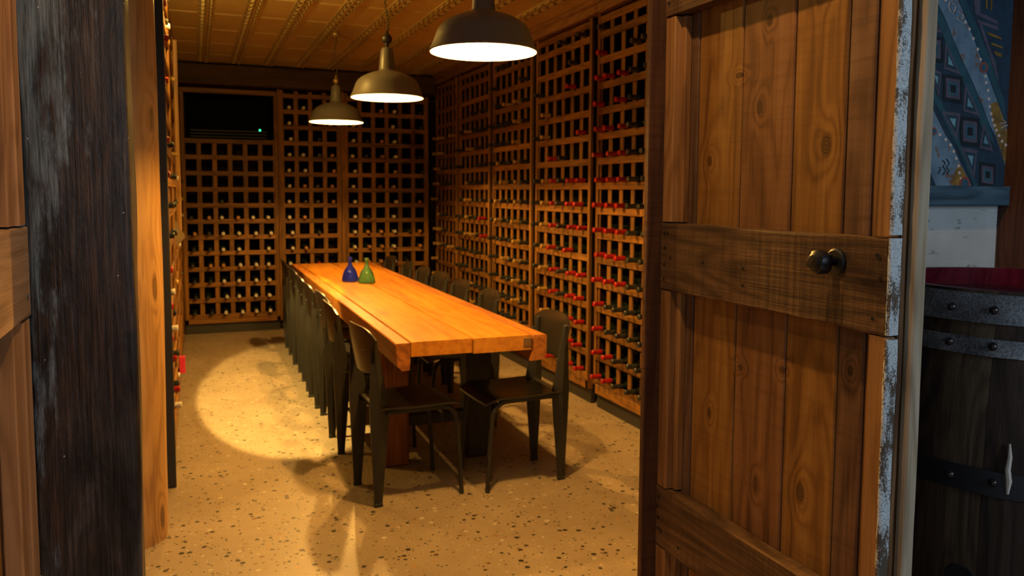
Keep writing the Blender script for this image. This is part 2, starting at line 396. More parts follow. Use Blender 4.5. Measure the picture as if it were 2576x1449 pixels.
# worn blue-grey paint, bluish daylight put into it along the left arris, thinning downwards
px = g.math('MULTIPLY_ADD', g.math('ADD', sx.outputs[0], 0.33), -9.0, 1.05)
pz = g.math('MULTIPLY_ADD', sx.outputs[2], 0.85, -0.62, clamp=True)
pn = g.noise(g.vmath('MULTIPLY', tc, (22, 22, 5)), 1.0, 6, 0.7)
pm = g.ramp(g.math('ADD', g.math('MULTIPLY', px, 0.28), g.math('ADD', pn, g.math('MULTIPLY_ADD', pz, 0.30, -0.285))), [(0.50, 0.0), (0.62, 1.0)])
pm = g.math('MULTIPLY', pm, g.ramp(fib, [(0.38, 0.25), (0.6, 1.0)]))
col = g.mix(g.math('MULTIPLY', pm, 0.85), col, g.ramp(pn, [(0.4, (0.10, 0.165, 0.21)), (0.7, (0.30, 0.36, 0.39))]))
spk = g.voro(tc, 70); se = g.n('ShaderNodeSeparateColor'); g.set(se.inputs[0], spk.outputs['Color'])
col = g.mix(g.math('MULTIPLY', g.math('LESS_THAN', spk.outputs['Distance'], 0.11), g.math('LESS_THAN', se.outputs[0], 0.05)), col, (0.5, 0.55, 0.58))
g.set(b.inputs['Base Color'], col); g.set(b.inputs['Roughness'], g.math('MULTIPLY_ADD', blot, 0.35, 0.30))
g.set(b.inputs['Normal'], g.bump(g.math('ADD', fib, g.math('MULTIPLY', blot, 2.0)), 0.7, 0.004))
M['hewn'] = m
# flaking white paint over timber
m, nt, b = new_mat('flaking_white_paint'); g = N(nt); tc = g.coords()
n1 = g.noise(tc, 260, 3, 0.7); n2 = g.noise(g.vmath('MULTIPLY', tc, (30, 30, 12)), 1.0, 4, 0.7)
msk = g.ramp(g.math('MULTIPLY_ADD', n2, 0.75, g.math('MULTIPLY', n1, 0.3)), [(0.46, 0.0), (0.54, 1.0)])
g.set(b.inputs['Base Color'], g.mix(msk, (0.10, 0.07, 0.045), g.ramp(n1, [(0.3, (0.34, 0.36, 0.36)), (0.6, (0.68, 0.72, 0.72))])))
b.inputs['Roughness'].default_value = 0.8; g.set(b.inputs['Normal'], g.bump(n1, 0.8, 0.003))
M['white_paint'] = m
M['pale_board'] = wood('pale_weathered_board', (0.20, 0.14, 0.085), (0.38, 0.285, 0.18), (0.56, 0.46, 0.33), axis='z', rough=0.75, bump=0.4, vary=0.0)
M['edge_brown'] = wood('worn_brown_edge', (0.07, 0.03, 0.012), (0.20, 0.10, 0.04), (0.38, 0.22, 0.10), axis='z', rough=0.8, bump=0.8)
# barrel
M['stave'] = wood('barrel_stave', (0.018, 0.011, 0.007), (0.060, 0.034, 0.019), (0.12, 0.075, 0.043), axis='z', rough=0.7, bump=0.5, rnd=11.0, vary=0.35)
M['red_chime'] = wood('red_barrel_paint', (0.055, 0.002, 0.006), (0.11, 0.004, 0.012), (0.17, 0.010, 0.02), axis='z', rough=0.4, bump=0.25, vary=0.1)
m, nt, b = new_mat('galvanised_hoop'); g = N(nt); tc = g.coords()
sp_ = g.noise(tc, 190, 3, 0.7); lo_ = g.noise(tc, 9, 3)
g.set(b.inputs['Base Color'], g.ramp(g.math('MULTIPLY_ADD', sp_, 0.6, g.math('MULTIPLY', lo_, 0.4)), [(0.36, (0.06, 0.06, 0.062)), (0.52, (0.20, 0.20, 0.205)), (0.68, (0.48, 0.48, 0.49))]))
b.inputs['Metallic'].default_value = 0.25; b.inputs['Roughness'].default_value = 0.42
M['hoop'] = m
M['hoop_dark'] = plain('dark_iron_hoop', (0.05, 0.05, 0.055), 0.42, 0.7)
M['rivet'] = plain('barrel_rivet', (0.06, 0.045, 0.04), 0.3, 0.7)
M['drip'] = plain('dried_white_drip', (0.6, 0.52, 0.42), 0.7)
# painted board
def paint(name, c1, c2, sc=22, c3=None, t=0.62):
    m, nt, b = new_mat(name); g = N(nt); tc = g.coords()
    c = g.ramp(g.noise(tc, sc, 5, 0.65), [(0.32, c1), (0.68, c2)])
    if c3: c = g.mix(g.ramp(g.noise(g.vmath('ADD', tc, (3.1, 0, 1.7)), sc*1.1, 6, 0.7), [(t, 0.0), (t+0.05, 1.0)]), c, c3)
    g.set(b.inputs['Base Color'], c); b.inputs['Roughness'].default_value = 0.6; return m
M['p_base'] = paint('painting_navy', (0.006, 0.022, 0.045), (0.012, 0.045, 0.08))
M['p_steel'] = paint('painting_steel_blue', (0.075, 0.14, 0.21), (0.15, 0.25, 0.34), 16, (0.16, 0.075, 0.035), 0.57)
M['p_ochre'] = paint('painting_ochre', (0.10, 0.055, 0.015), (0.30, 0.18, 0.03), 26)
M['p_teal'] = paint('painting_teal', (0.010, 0.050, 0.075), (0.018, 0.085, 0.12))
M['p_teald'] = paint('painting_dark_teal', (0.004, 0.030, 0.045), (0.010, 0.050, 0.075))
M['p_tealm'] = paint('painting_mid_blue', (0.02, 0.07, 0.115), (0.04, 0.11, 0.16))
M['p_mauve'] = paint('painting_mauve', (0.055, 0.052, 0.085), (0.095, 0.085, 0.13))
M['p_sky'] = paint('painting_pale_blue', (0.08, 0.20, 0.26), (0.16, 0.34, 0.42))
M['p_black'] = paint('painting_black', (0.002, 0.006, 0.010), (0.005, 0.016, 0.024))
M['p_white'] = plain('painting_white', (0.62, 0.60, 0.62), 0.6)
M['p_red'] = plain('painting_red_ring', (0.26, 0.055, 0.035), 0.6)
M['p_orange'] = plain('painting_orange_dot', (0.5, 0.22, 0.05), 0.6)
M['blue_board'] = wood('blue_painted_board', (0.014, 0.032, 0.05), (0.045, 0.095, 0.135), (0.10, 0.175, 0.225), axis='x', rough=0.6, bump=0.5, vary=0.0)

# ------------------------------------------------------------------ setting
ZC = 2.64                                   # cellar ceiling
XR, YF, XL = 2.42, 8.42, -0.12              # fronts of right, far and left racks
struct(MB().box(-4, 5.5, -3, 9.2, -0.12, 0).obj('floor', M['floor']), 'polished concrete floor with exposed dark and pale pebbles')
struct(MB().box(-0.62, XR+0.42, YF+0.40, YF+0.55, 0, 3.0).obj('wall_far', M['wall_dark']), 'dark wall behind the far wine racks')
struct(MB().box(XR+0.40, XR+0.55, 2.25, YF+0.55, 0, 3.0).obj('wall_right', M['wall_dark']), 'dark wall behind the right wine racks')
struct(MB().box(-0.75, -0.60, 2.10, YF+0.55, 0, 3.0).obj('wall_left', M['wall_dark']), 'dark wall behind the left wine racks')
wf = MB(); wf.box(-4, -0.345, 2.10, 2.25, 0, 3.2); wf.box(-0.345, -0.21, 2.03, 2.25, 0, 2.28); wf.box(1.37, 5.5, 2.10, 2.25, 0, 3.2); wf.box(-0.345, 1.37, 2.10, 2.25, 2.28, 3.2)
struct(wf.obj('wall_front', M['concrete']), 'pale stained concrete wall with the cellar doorway in it')

# pressed-metal ceiling: one slab, raised strips running down the room, thin cross seams
ceil = struct(MB().box(-0.62, XR+0.42, 2.10, YF+0.42, ZC, ZC+0.04).obj('ceiling', M['tin']), 'cream pressed metal ceiling with chain pattern strips')
st = MB()
L0, L1 = 2.3, 8.36
for off in (-0.048, 0.006, 0.014, 0.048):
    st.box(off-0.0035, off+0.0035, L0, L1, -0.006, 0.004)
y = L0; k = 0
while y < L1-0.12:
    for cx, hw, sh in ((-0.021, 0.017, 0.0), (0.031, 0.011, 0.06)):
        a, c = y+sh, y+sh+0.088
        st.box(cx-hw, cx-hw+0.007, a, c, -0.013, 0.004); st.box(cx+hw-0.007, cx+hw, a, c, -0.013, 0.004)
        st.box(cx-hw, cx+hw, a, a+0.007, -0.013, 0.004); st.box(cx-hw, cx+hw, c-0.007, c, -0.013, 0.004)
    st.box(-0.040, 0.000, y+0.094, y+0.114, -0.008, 0.004)
    y += 0.125
sme = st.mesh('ceiling_strip', M['tin'])
for i in range(-1, 9):
    link('ceiling_strip', sme, ceil, (0.10+0.2965*i, 0, ZC))
se_ = MB().box(-0.5, XR+0.1, -0.004, 0.004, -0.0020, 0.004); se_.box(-0.5, XR+0.1, 0.016, 0.020, -0.0016, 0.004)
sem = se_.mesh('ceiling_seam', M['tin'])
for i in range(10): link('ceiling_seam', sem, ceil, (0, 2.46+0.6*i, ZC))

bm_ = MB(); bm_.cbox(-0.5, XR-0.02, YF-0.10, YF+0.36, 2.43, 2.62, 0.008)
tag(bm_.obj('ceiling_beam', M['beam']), 'dark old timber beam across the top of the far racks', 'beam')
tr = MB(); tr.cbox(XR-0.03, XR+0.02, 2.5, YF-0.10, 2.545, ZC-0.004, 0.004); tr.cbox(XR-0.045, XR+0.01, 2.5, YF-0.10, 2.605, ZC-0.002, 0.004)
struct(tr.obj('trim_1', M['crown']), 'timber crown board between right racks and ceiling')

# ------------------------------------------------------------------ wine racks
UPW, RT, RH, DEPTH = 0.042, 0.013, 0.022, 0.36
def rail_mesh(x0, x1):
    return MB().cbox(x0, x1, 0, RT, -RH, RH, 0.002).mesh('rail', M['rack_x'])
def make_rack(label, loc, rz, W, ups, rails, z_top, plinth_from=0.10, black_end=None, stile_w=0.03, proud=0.0, up_top=None):
    ut = up_top or z_top-0.01
    t = thing('wine_rack', label, 'wine rack', loc, rz, 'wine racks')
    MB().cbox(0, W, 0.03, 0.06, 0, plinth_from, 0.002).obj('plinth', M['black_board'], t)
    MB().cbox(0, W, 0, 0.045, plinth_from, rails[0]-RH-0.003, 0.003).obj('base_board', M['rack_x'], t)
    MB().box(0, W, DEPTH, DEPTH+0.02, plinth_from, z_top).obj('back_panel', M['rack_shaded'], t)
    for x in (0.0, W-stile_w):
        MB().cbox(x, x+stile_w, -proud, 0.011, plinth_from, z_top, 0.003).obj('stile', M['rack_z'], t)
        MB().box(x+0.004, x+stile_w-0.004, 0.0115, DEPTH, plinth_from, z_top-0.002).obj('side_panel', M['rack_shaded'], t)
    for zi in rails:
        pass
    rm = rail_mesh(stile_w, W-stile_w)
    rr = MB().box(stile_w, W-stile_w, 0.19, 0.21, -0.03, -0.0005).mesh('rear_rail', M['rack_shaded'])
    for z in rails:
        link('rail', rm, t, (0, 0, z))
        if z < z_top-0.1: link('rear_rail', rr, t, (0, 0, z))
    um = MB().cbox(-UPW/2, UPW/2, RT, RT+0.010, rails[0]-RH, ut, 0.002).mesh('upright', M['rack_z'])
    dv = MB().box(-0.004, 0.004, RT+0.060, DEPTH-0.001, rails[0]-RH, ut).mesh('divider', M['rack_shaded'])
    for x in ups:
        link('upright', um, t, (x, 0, 0))
        if 0.03 < x < W-0.03: link('divider', dv, t, (x, 0, 0))
    nb = MB()
    for z in rails:
        for x in ups:
            if stile_w < x < W-stile_w: nb.lathe([(0.0001, -0.0015), (0.0045, -0.0010), (0.0045, 0.0)], 6, (x+random.uniform(-.004, .004), 0, z+random.uniform(-.005, .005)), 'y')
    if nb.v: stuff(nb.obj('nail_heads', M['nail'], t))
    return t

RZ = [0.187+0.1588*k for k in range(15)]+[2.505]
cells = []          # (x_world, y_world, z, rz, kind, label)
ORD = ['lowest', 'second', 'third', 'fourth', 'fifth', 'sixth', 'seventh', 'eighth', 'ninth', 'tenth', 'eleventh', 'twelfth', 'thirteenth', 'fourteenth', 'fifteenth']
CN = ['first', 'second', 'third', 'fourth', 'fifth', 'sixth', 'seventh']
KN = {'r': 'red-capped', 'k': 'black-capped', 'g': 'gold-capped', 'w': 'white-capped', 'a': 'amber-capped'}
def rack_cells(where, loc, rz, ups, rails, kindf):
    c, s = math.cos(rz), math.sin(rz)
    for r in range(len(rails)-1):
        for q in range(len(ups)-1):
            k = kindf(r, q)
            if not k: continue
            x = (ups[q]+ups[q+1])/2+random.uniform(-.017, .017); yy = random.uniform(-.012, .012)+(0.046 if 'left-wall' in where else 0.0)
            z = rails[r]+RH+0.0165
            word = 'row' if r == 0 else 'row up'
            cells.append((loc[0]+c*x-s*yy, loc[1]+s*x+c*yy, z, rz+random.uniform(-.05, .05), k,
                          f"{KN[k]} wine bottle, {where}, {ORD[r]} {word}, {CN[q]} column"))

rnd = random.Random(11)
def pick(p, k): return k if rnd.random() < p else None
# right wall: panels from the far corner towards the door
def kr5(r, q):
    if q > 4: return None
    if r >= 14: return pick(.3, 'k')
    if r >= 4: return pick(.97 if r < 11 else .8, ['r', 'r', 'r', 'k', 'k'][q])
    return ['r', 'r' if r in (0, 1, 3) and r != 3 else 'k', 'k', 'k', 'k'][q]
def kr4(r, q):
    if r >= 13: return pick(.25, 'k')
    return pick(.95 if r < 9 else .62, ['k', 'g', 'r', 'k', 'r', 'r'][q])
def kr3(r, q):
    if r >= 13: return pick(.4, 'k')
    return pick(.93 if r < 10 else .7, ['k', 'g' if r in (6, 7, 9) else 'k', 'k' if r % 4 else 'g', 'k', 'g', 'k'][q])
def kr2(r, q):
    if r >= 13: return None
    return pick(.8 if r < 9 else .5, ['k', 'k', 'g', 'g' if r % 2 else 'k', 'k', 'r' if r in (5, 6) else 'k'][q])
def kr1(r, q):
    if r >= 12: return None
    return pick([.45, .8, .6, .35, .4][q], ['g', 'g', 'k', 'k', 'r' if r in (5, 6) else 'g'][q])
panels = [('right-wall rack at the far corner', 8.40, 7.680, 5, kr1), ('fourth right-wall rack from the door', 7.594, 6.717, 6, kr2),
          ('third right-wall rack from the door', 6.631, 5.759, 6, kr3), ('second right-wall rack from the door', 5.673, 4.760, 6, kr4),
          ('right-wall rack beside the door', 4.674, 3.773, 6, kr5)]
plab = ['narrow wine rack in the far corner of the right wall', 'wine rack on the right wall, second from the far corner',
        'wine rack on the right wall, middle of the five', 'wine rack behind the nearest right-hand chair, red and black caps',
        'wine rack on the right wall nearest the open door']
for (wh, ya, yb, nc, kf), lb in zip(panels, plab):
    W = ya-yb; e = 0.022; pitch = (W-2*e)/nc; ups = [e+pitch*i for i in range(nc+1)]
    make_rack(lb, (XR, ya, 0), -PI/2, W, ups, RZ, 2.545)
    rack_cells(wh, (XR, ya, 0), -PI/2, ups, RZ, kf)
# posts between the right-hand panels, the shade of the gaps put into their colour
for i, yg in enumerate((7.636, 6.673, 5.715, 4.716)):
    o = MB().box(XR+0.10, XR+0.37, yg-0.030, yg+0.030, 0, 2.54).obj('rack_post', M['rack_shaded'])
    tag(o, ['dark recessed post beside the far corner rack', 'dark recessed post, third from the open door', 'dark recessed post, second from the open door', 'dark recessed post between the two right racks nearest the door'][i], 'post', 'posts between the right racks')

# far wall: three bays
FZ = [0.172+0.1565*k for k in range(15)]
def kf1(r, q):
    if r > 7: return None
    if r == 7: return pick(.35, 'k')
    if q < 2: return pick(.95, 'k' if rnd.random() < .75 else 'a')
    return pick(.95, 'w' if rnd.random() < .82 else 'a')
def kf2(r, q): return pick([.95, .8, .7, .7][q], ['w', 'w' if r > 8 else ('k' if r % 2 else 'a'), 'k' if r % 3 else 'r', 'a'][q])
def kf3(r, q): return pick([.85, .6, .75, .85, .1, .7][q], ['w', 'a' if r < 6 else 'k', 'a', 'w', 'k', 'a' if r < 9 else 'k'][q])
rz1 = FZ[:12]
bay1 = make_rack('wine rack on the far wall under the black air conditioner', (-0.115, YF, 0), 0, 0.90, [0.018+0.1428*i for i in range(7)], rz1, 2.40, stile_w=0.035, up_top=rz1[-1])
for c in list(bay1.children):      # the top of this bay is an opening for the air conditioner, not cells
    pass
rack_cells('far-wall rack under the air conditioner', (-0.115, YF, 0), 0, [0.018+0.1428*i for i in range(7)], rz1, kf1)
ups2 = [0.022+0.1415*i for i in range(5)]
make_rack('wine rack on the far wall, middle bay behind the lamps', (0.805, YF, 0), 0, 0.61, ups2, FZ, 2.42, stile_w=0.03)
rack_cells('middle far-wall rack', (0.805, YF, 0), 0, ups2, FZ, kf2)
ups3 = [0.022+0.1415*i for i in range(7)]
make_rack('wine rack on the far wall in the right-hand corner', (1.448, YF, 0), 0, 0.895, ups3, FZ, 2.42)
rack_cells('far-wall rack in the right corner', (1.448, YF, 0), 0, ups3, FZ, kf3)
for i, (x0, x1) in enumerate(((0.787, 0.803), (1.417, 1.446))):
    tag(MB().cbox(x0, x1, YF-0.012, YF+0.36, 0.10, 2.425, 0.003).obj('rack_post', M['rack_z']),
        ['pale timber post right of the air conditioner bay', 'pale timber post between middle and right far-wall racks'][i], 'post', 'posts on the far wall')
MB
# left wall, seen along its face
LZ = RZ
def kl(n):
    def f(r, q):
        if n == 0:
            return pick([.55, .42, .3, .3, .25, .2, .2][q], ['r', 'r', 'r' if r % 3 else 'w', 'k', 'w', 'k', 'k'][q])
        if n == 1: return pick(.10, rnd.choice('rkwg'))
        return pick(.06, rnd.choice('kwg'))
    return f
yl = 4.10
lw = ['nearest left-wall rack', 'second left-wall rack', 'third left-wall rack', 'farthest left-wall rack']
ll = ['wine rack on the left wall nearest the log post', 'wine rack on the left wall, second from the log post', 'wine rack on the left wall, third from the log post', 'wine rack on the left wall at the far corner']
for n in range(4):
    W = 1.055; e = 0.02; ups = [e+(W-2*e)/7*i for i in range(8)]
    make_rack(ll[n], (XL, yl, 0), PI/2, W, ups, LZ, 2.56)
    rack_cells(lw[n], (XL, yl, 0), PI/2, ups, LZ, kl(n)); yl += 1.075
tag(MB().cbox(XL, XL+0.028, 6.222, 6.243, 1.05, 2.47, 0.003).obj('rack_post', M['log']), 'vertical batten standing out from the left racks, lamplight put into its pale colour', 'post')  # pale pine colour stands in for lamplight on a rack stile
o = MB().cbox(-0.58, XL+0.006, 4.07, 4.095, 0.0, 2.60, 0.003).obj('end_panel', M['black_board'])
tag(o, 'tall black end panel of the left racks behind the log', 'panel')
o = MB().cbox(-0.50, -0.150, 3.79, 3.83, 0.0, 2.60, 0.003).obj('end_panel', M['black_board'])
tag(o, 'black upright board just behind the log post', 'panel')

# ------------------------------------------------------------------ wine bottles in the racks (necks point out along local -y)
prof = [(0.0001, 0.262), (0.034, 0.262), (0.0375, 0.256), (0.0375, 0.090), (0.035, 0.070), (0.026, 0.050), (0.0175, 0.034), (0.0145, 0.018), (0.0145, -0.005)]
body_me = MB().lathe(prof, 14, axis='y').mesh('bottle_body', M['wine_glass'], True, 0.9)
cprof = [(0.0152, 0.010), (0.0158, 0.0), (0.0150, -0.028), (0.0152, -0.044), (0.0165, -0.046), (0.0165, -0.058), (0.0140, -0.0605), (0.0001, -0.0605)]
cap_me = {k: MB().lathe(cprof, 12, axis='y').mesh('capsule', M['cap_'+k], True, 0.7) for k in KN}
label_me = MB().lathe([(0.0379, 0.13), (0.0379, 0.22)], 14, axis='y').mesh('paper_label', M['paper'], True)
def depth_of(c): return Vector((c[0], c[1], c[2]-CAM_H)).dot(fwd)
cells.sort(key=depth_of)
# left-wall bottles beyond the first rack barely show: they go last
first = [c for c in cells if 'left-wall' not in c[5] or 'nearest left' in c[5]]
last = [c for c in cells if c not in first]
order = first+last
for x, y, z, rz, k, lb in order[:300]:
    b_ = tag(link('wine_bottle', body_me, None, (x, y, z-0.0), rz), lb, 'wine bottle', 'wine bottles lying in the racks')
    link('capsule', cap_me[k], b_)
rest = MB(); mats = [M['wine_glass']]+[M['cap_'+k] for k in KN]; ks = list(KN)
for x, y, z, rz, k, lb in order[300:]:
    c, s = math.cos(rz), math.sin(rz)
    for pr, mi, n in ((prof, 0, 10), (cprof, 1+ks.index(k), 10)):
        t_ = MB().lathe(pr, n, axis='y'); rest.cur = mi
        rest.add([(x+c*p[0]-s*p[1], y+s*p[0]+c*p[1], z+p[2]) for p in t_.v], t_.f)
if rest.v:
    o = stuff(rest.obj('wine_bottle_rows', mats, None, True, 0.8)); tag(o, 'rows of wine bottles filling the farthest rack cells', 'wine bottles')

# ------------------------------------------------------------------ air conditioner in the far wall
t = thing('air_conditioner', 'black air conditioner with a green light set into the far rack', 'air conditioner', (0.335, YF+0.04, 1.915))
MB().cbox(-0.395, 0.395, 0.10, 0.315, 0.0, 0.42, 0.012).obj('casing', M['ac'], t)
MB().cbox(-0.37, 0.37, 0.075, 0.10, 0.12, 0.40, 0.008).obj('front_cover', M['ac'], t)
for i in range(3):
    MB().cbox(-0.36, 0.36, 0.068, 0.098, 0.022+0.03*i, 0.034+0.03*i, 0.002).obj('louvre', M['black_board'], t)
MB().lathe([(0.0001, -0.004), (0.007, -0.003), (0.009, 0.0), (0.009, 0.004)], 14, (0.291, 0.072, 0.104), 'y').obj('indicator_light', M['led'], t)
MB().cbox(0.25, 0.33, 0.071, 0.101, 0.085, 0.118, 0.002).obj('control_panel', M['ac'], t)
MB().cbox(-0.432, 0.432, -0.004, 0.03, 0.43, 0.475, 0.003).obj('opening_frame', M['rack_x'], bay1).location = (0.45, 0, 1.925)

# ------------------------------------------------------------------ pendant lamps
def make_pendant():
    t = thing('pendant_lamp', '', 'lamp', group='pendant lamps above the table')
    outer = [(0.207, 0.0), (0.210, 0.004), (0.206, 0.010), (0.195, 0.034), (0.185, 0.060), (0.177, 0.082), (0.165, 0.100), (0.147, 0.115), (0.121, 0.129), (0.091, 0.141), (0.064, 0.149), (0.051, 0.153), (0.0475, 0.157),
             (0.0455, 0.163), (0.0415, 0.21), (0.0350, 0.268), (0.028, 0.282), (0.014, 0.288), (0.0001, 0.289)]
    inner = [(0.204, 0.001), (0.191, 0.034), (0.181, 0.059), (0.173, 0.080), (0.161, 0.097), (0.143, 0.111), (0.118, 0.125), (0.088, 0.137), (0.060, 0.144), (0.030, 0.147), (0.0001, 0.148)]
    MB().lathe(outer, 56).obj('shade', M['enamel'], t, True, 0.5)
    MB().lathe(inner, 48).obj('shade_lining', M['enamel_in'], t, True, 1.2)
    MB().lathe([(0.0001, 0.108), (0.014, 0.110), (0.018, 0.118), (0.015, 0.128), (0.010, 0.134), (0.009, 0.142)], 20).obj('bulb', M['bulb'], t, True)
    return t
pts = [(1.045, 2.967), (1.043, 4.62), (1.043, 6.41)]
pl = ['nearest and largest pendant lamp, its neck cut off by the picture top', 'middle of the three pendant lamps, black ball fitting on top', 'farthest and smallest pendant lamp, over the glass bottles']
proto = make_pendant(); ZP = 1.95
pend = [proto]+[copy_tree(proto, (0, 0, 0), 0) for _ in range(2)]
for i, (p, (x, y)) in enumerate(zip(pend, pts)):
    p.location = (x, y, ZP); p['label'] = pl[i]
    fit = M['lamp_brass'] if i == 2 else M['lamp_black']
    r = 0.024 if i == 2 else 0.030; zc = 0.318 if i == 2 else 0.335
    MB().lathe([(0.006, 0.285), (0.011, 0.292), (0.012, zc-r*0.9)]+[(max(0.006, r*math.cos(a)), zc+r*math.sin(a)) for a in [(-0.42+0.14*j)*PI for j in range(7)]]+[(0.010, zc+r+0.004), (0.005, zc+r+0.020), (0.0001, zc+r+0.021)], 20).obj('ball_fitting', fit, p, True)
    path = [(0.004*math.sin(j*2.1)+0.010*math.sin(j*0.32), 0.004*math.cos(j*2.1), zc+r+0.018+(ZC-ZP-0.03-zc-r-0.018)*j/26) for j in range(27)]
    MB().tube(path, 0.0045, 6).obj('cord', M['cord'], p, True)
    MB().lathe([(0.0001, 0.655), (0.012, 0.655), (0.03, 0.668), (0.034, 0.686)], 18).obj('ceiling_rose', M['lamp_brass'], p, True)
    light('pendant_light', 'POINT', (0, 0, 0.090), 165, WARM, None, p, shadow_soft_size=0.022)

# short lamp track on the ceiling above the left rack (carries the bulb and the spot heads)
t = thing('lamp_track', 'short black lamp track on the ceiling above the left rack', 'lamp', (0.0, 4.66, ZC))
MB().cbox(-0.018, 0.018, -0.14, 0.14, -0.020, 0.0, 0.003).obj('track', M['lamp_black'], t)
MB().tube([(0, -0.06, -0.02), (0, -0.06, -0.14)], 0.006, 8).obj('bulb_stem', M['lamp_black'], t)
for yy in (0.02, 0.07):
    MB().lathe([(0.012, 0.10), (0.016, 0.05), (0.024, 0.030), (0.028, 0.012), (0.024, 0.012), (0.020, 0.028), (0.0001, 0.032)], 16, (0, yy, -0.130)).obj('lamp_head', M['lamp_black'], t, True)

# ------------------------------------------------------------------ table
TY0, TY1, TZ = 3.385, 7.43, 0.76
t = thing('dining_table', 'long heavy orange timber table of four thick planks', 'table', (1.15, (TY0+TY1)/2, 0))
h = (TY1-TY0)/2
def rough_slab(prof, y0, y1, seed, n=26, amp=0.004):
    """a beam along y with profile in xz, its outline slightly uneven along the length"""
    mb = MB(); m_ = len(prof); vs = []
    for j in range(n+1):
        yy = y0+(y1-y0)*j/n
        for i, (px_, pz_) in enumerate(prof):
            q = noise.noise(Vector((i*3.1+seed, yy*2.3, seed)))
            top = pz_ > TZ-0.012
            vs.append((px_+(0 if top else q*amp), yy, pz_+(0 if top else q*amp)))
    fs = [tuple(range(m_)), tuple(reversed(range(n*m_, (n+1)*m_)))]
    for j in range(n):
        for i in range(m_):
            i2 = (i+1) % m_; fs.append((j*m_+i, j*m_+i2, (j+1)*m_+i2, (j+1)*m_+i))
    return mb.add(vs, fs)
c = 0.005
ends = [(-h, h), (-h+0.012, h-0.02), (-h+0.004, h-0.03), (-h-0.006, h-0.01)]
pf = [[(-0.357, TZ-c), (-0.352, TZ), (-0.2945, TZ), (-0.2910, TZ-c), (-0.2910, 0.665), (-0.296, 0.640), (-0.330, 0.636), (-0.350, 0.66)],
      [(-0.2840, 0.697), (-0.2840, TZ-c), (-0.281, TZ), (-0.0075, TZ), (-0.0040, TZ-c), (-0.0040, 0.697)],
      [(0.0022, 0.693), (0.0022, TZ-c), (0.0055, TZ), (0.281, TZ), (0.2840, TZ-c), (0.2840, 0.693)],
      [(0.2895, 0.69), (0.2895, TZ-c), (0.292, TZ), (0.351, TZ), (0.356, TZ-c), (0.356, 0.680), (0.338, 0.643), (0.276, 0.640)]]
for i, (p_, e_) in enumerate(zip(pf, ends)):
    o = rough_slab(p_, e_[0], e_[1], 1.7*i+0.4).obj('plank', M['table'] if i in (1, 2) else M['table_end'], t)
    if i in (0, 3): o['label'] = 'deep outer beam with chamfered underside'
MB().cbox(0.243, 0.284, -h+0.001, -h+0.02, 0.706, 0.747, 0.002).obj('end_plug', M['plug'], t)
for yy, tag_ in ((TY0+0.66-(TY0+TY1)/2, 0), (6.975-(TY0+TY1)/2, 1)):
    for x, mt in ((-0.215, M['table_leg']), (0.235, M['leg_black'])):
        o = MB().cbox(x-0.070, x+0.070, yy-0.06, yy+0.06, 0.0, 0.692, 0.012).obj('leg', mt, t)
        if not tag_: o['label'] = 'reddish timber leg' if x < 0 else 'black timber leg'
    MB().cbox(-0.145, 0.165, yy-0.03, yy+0.03, 0.20, 0.255, 0.004).obj('stretcher', M['leg_black'], t)

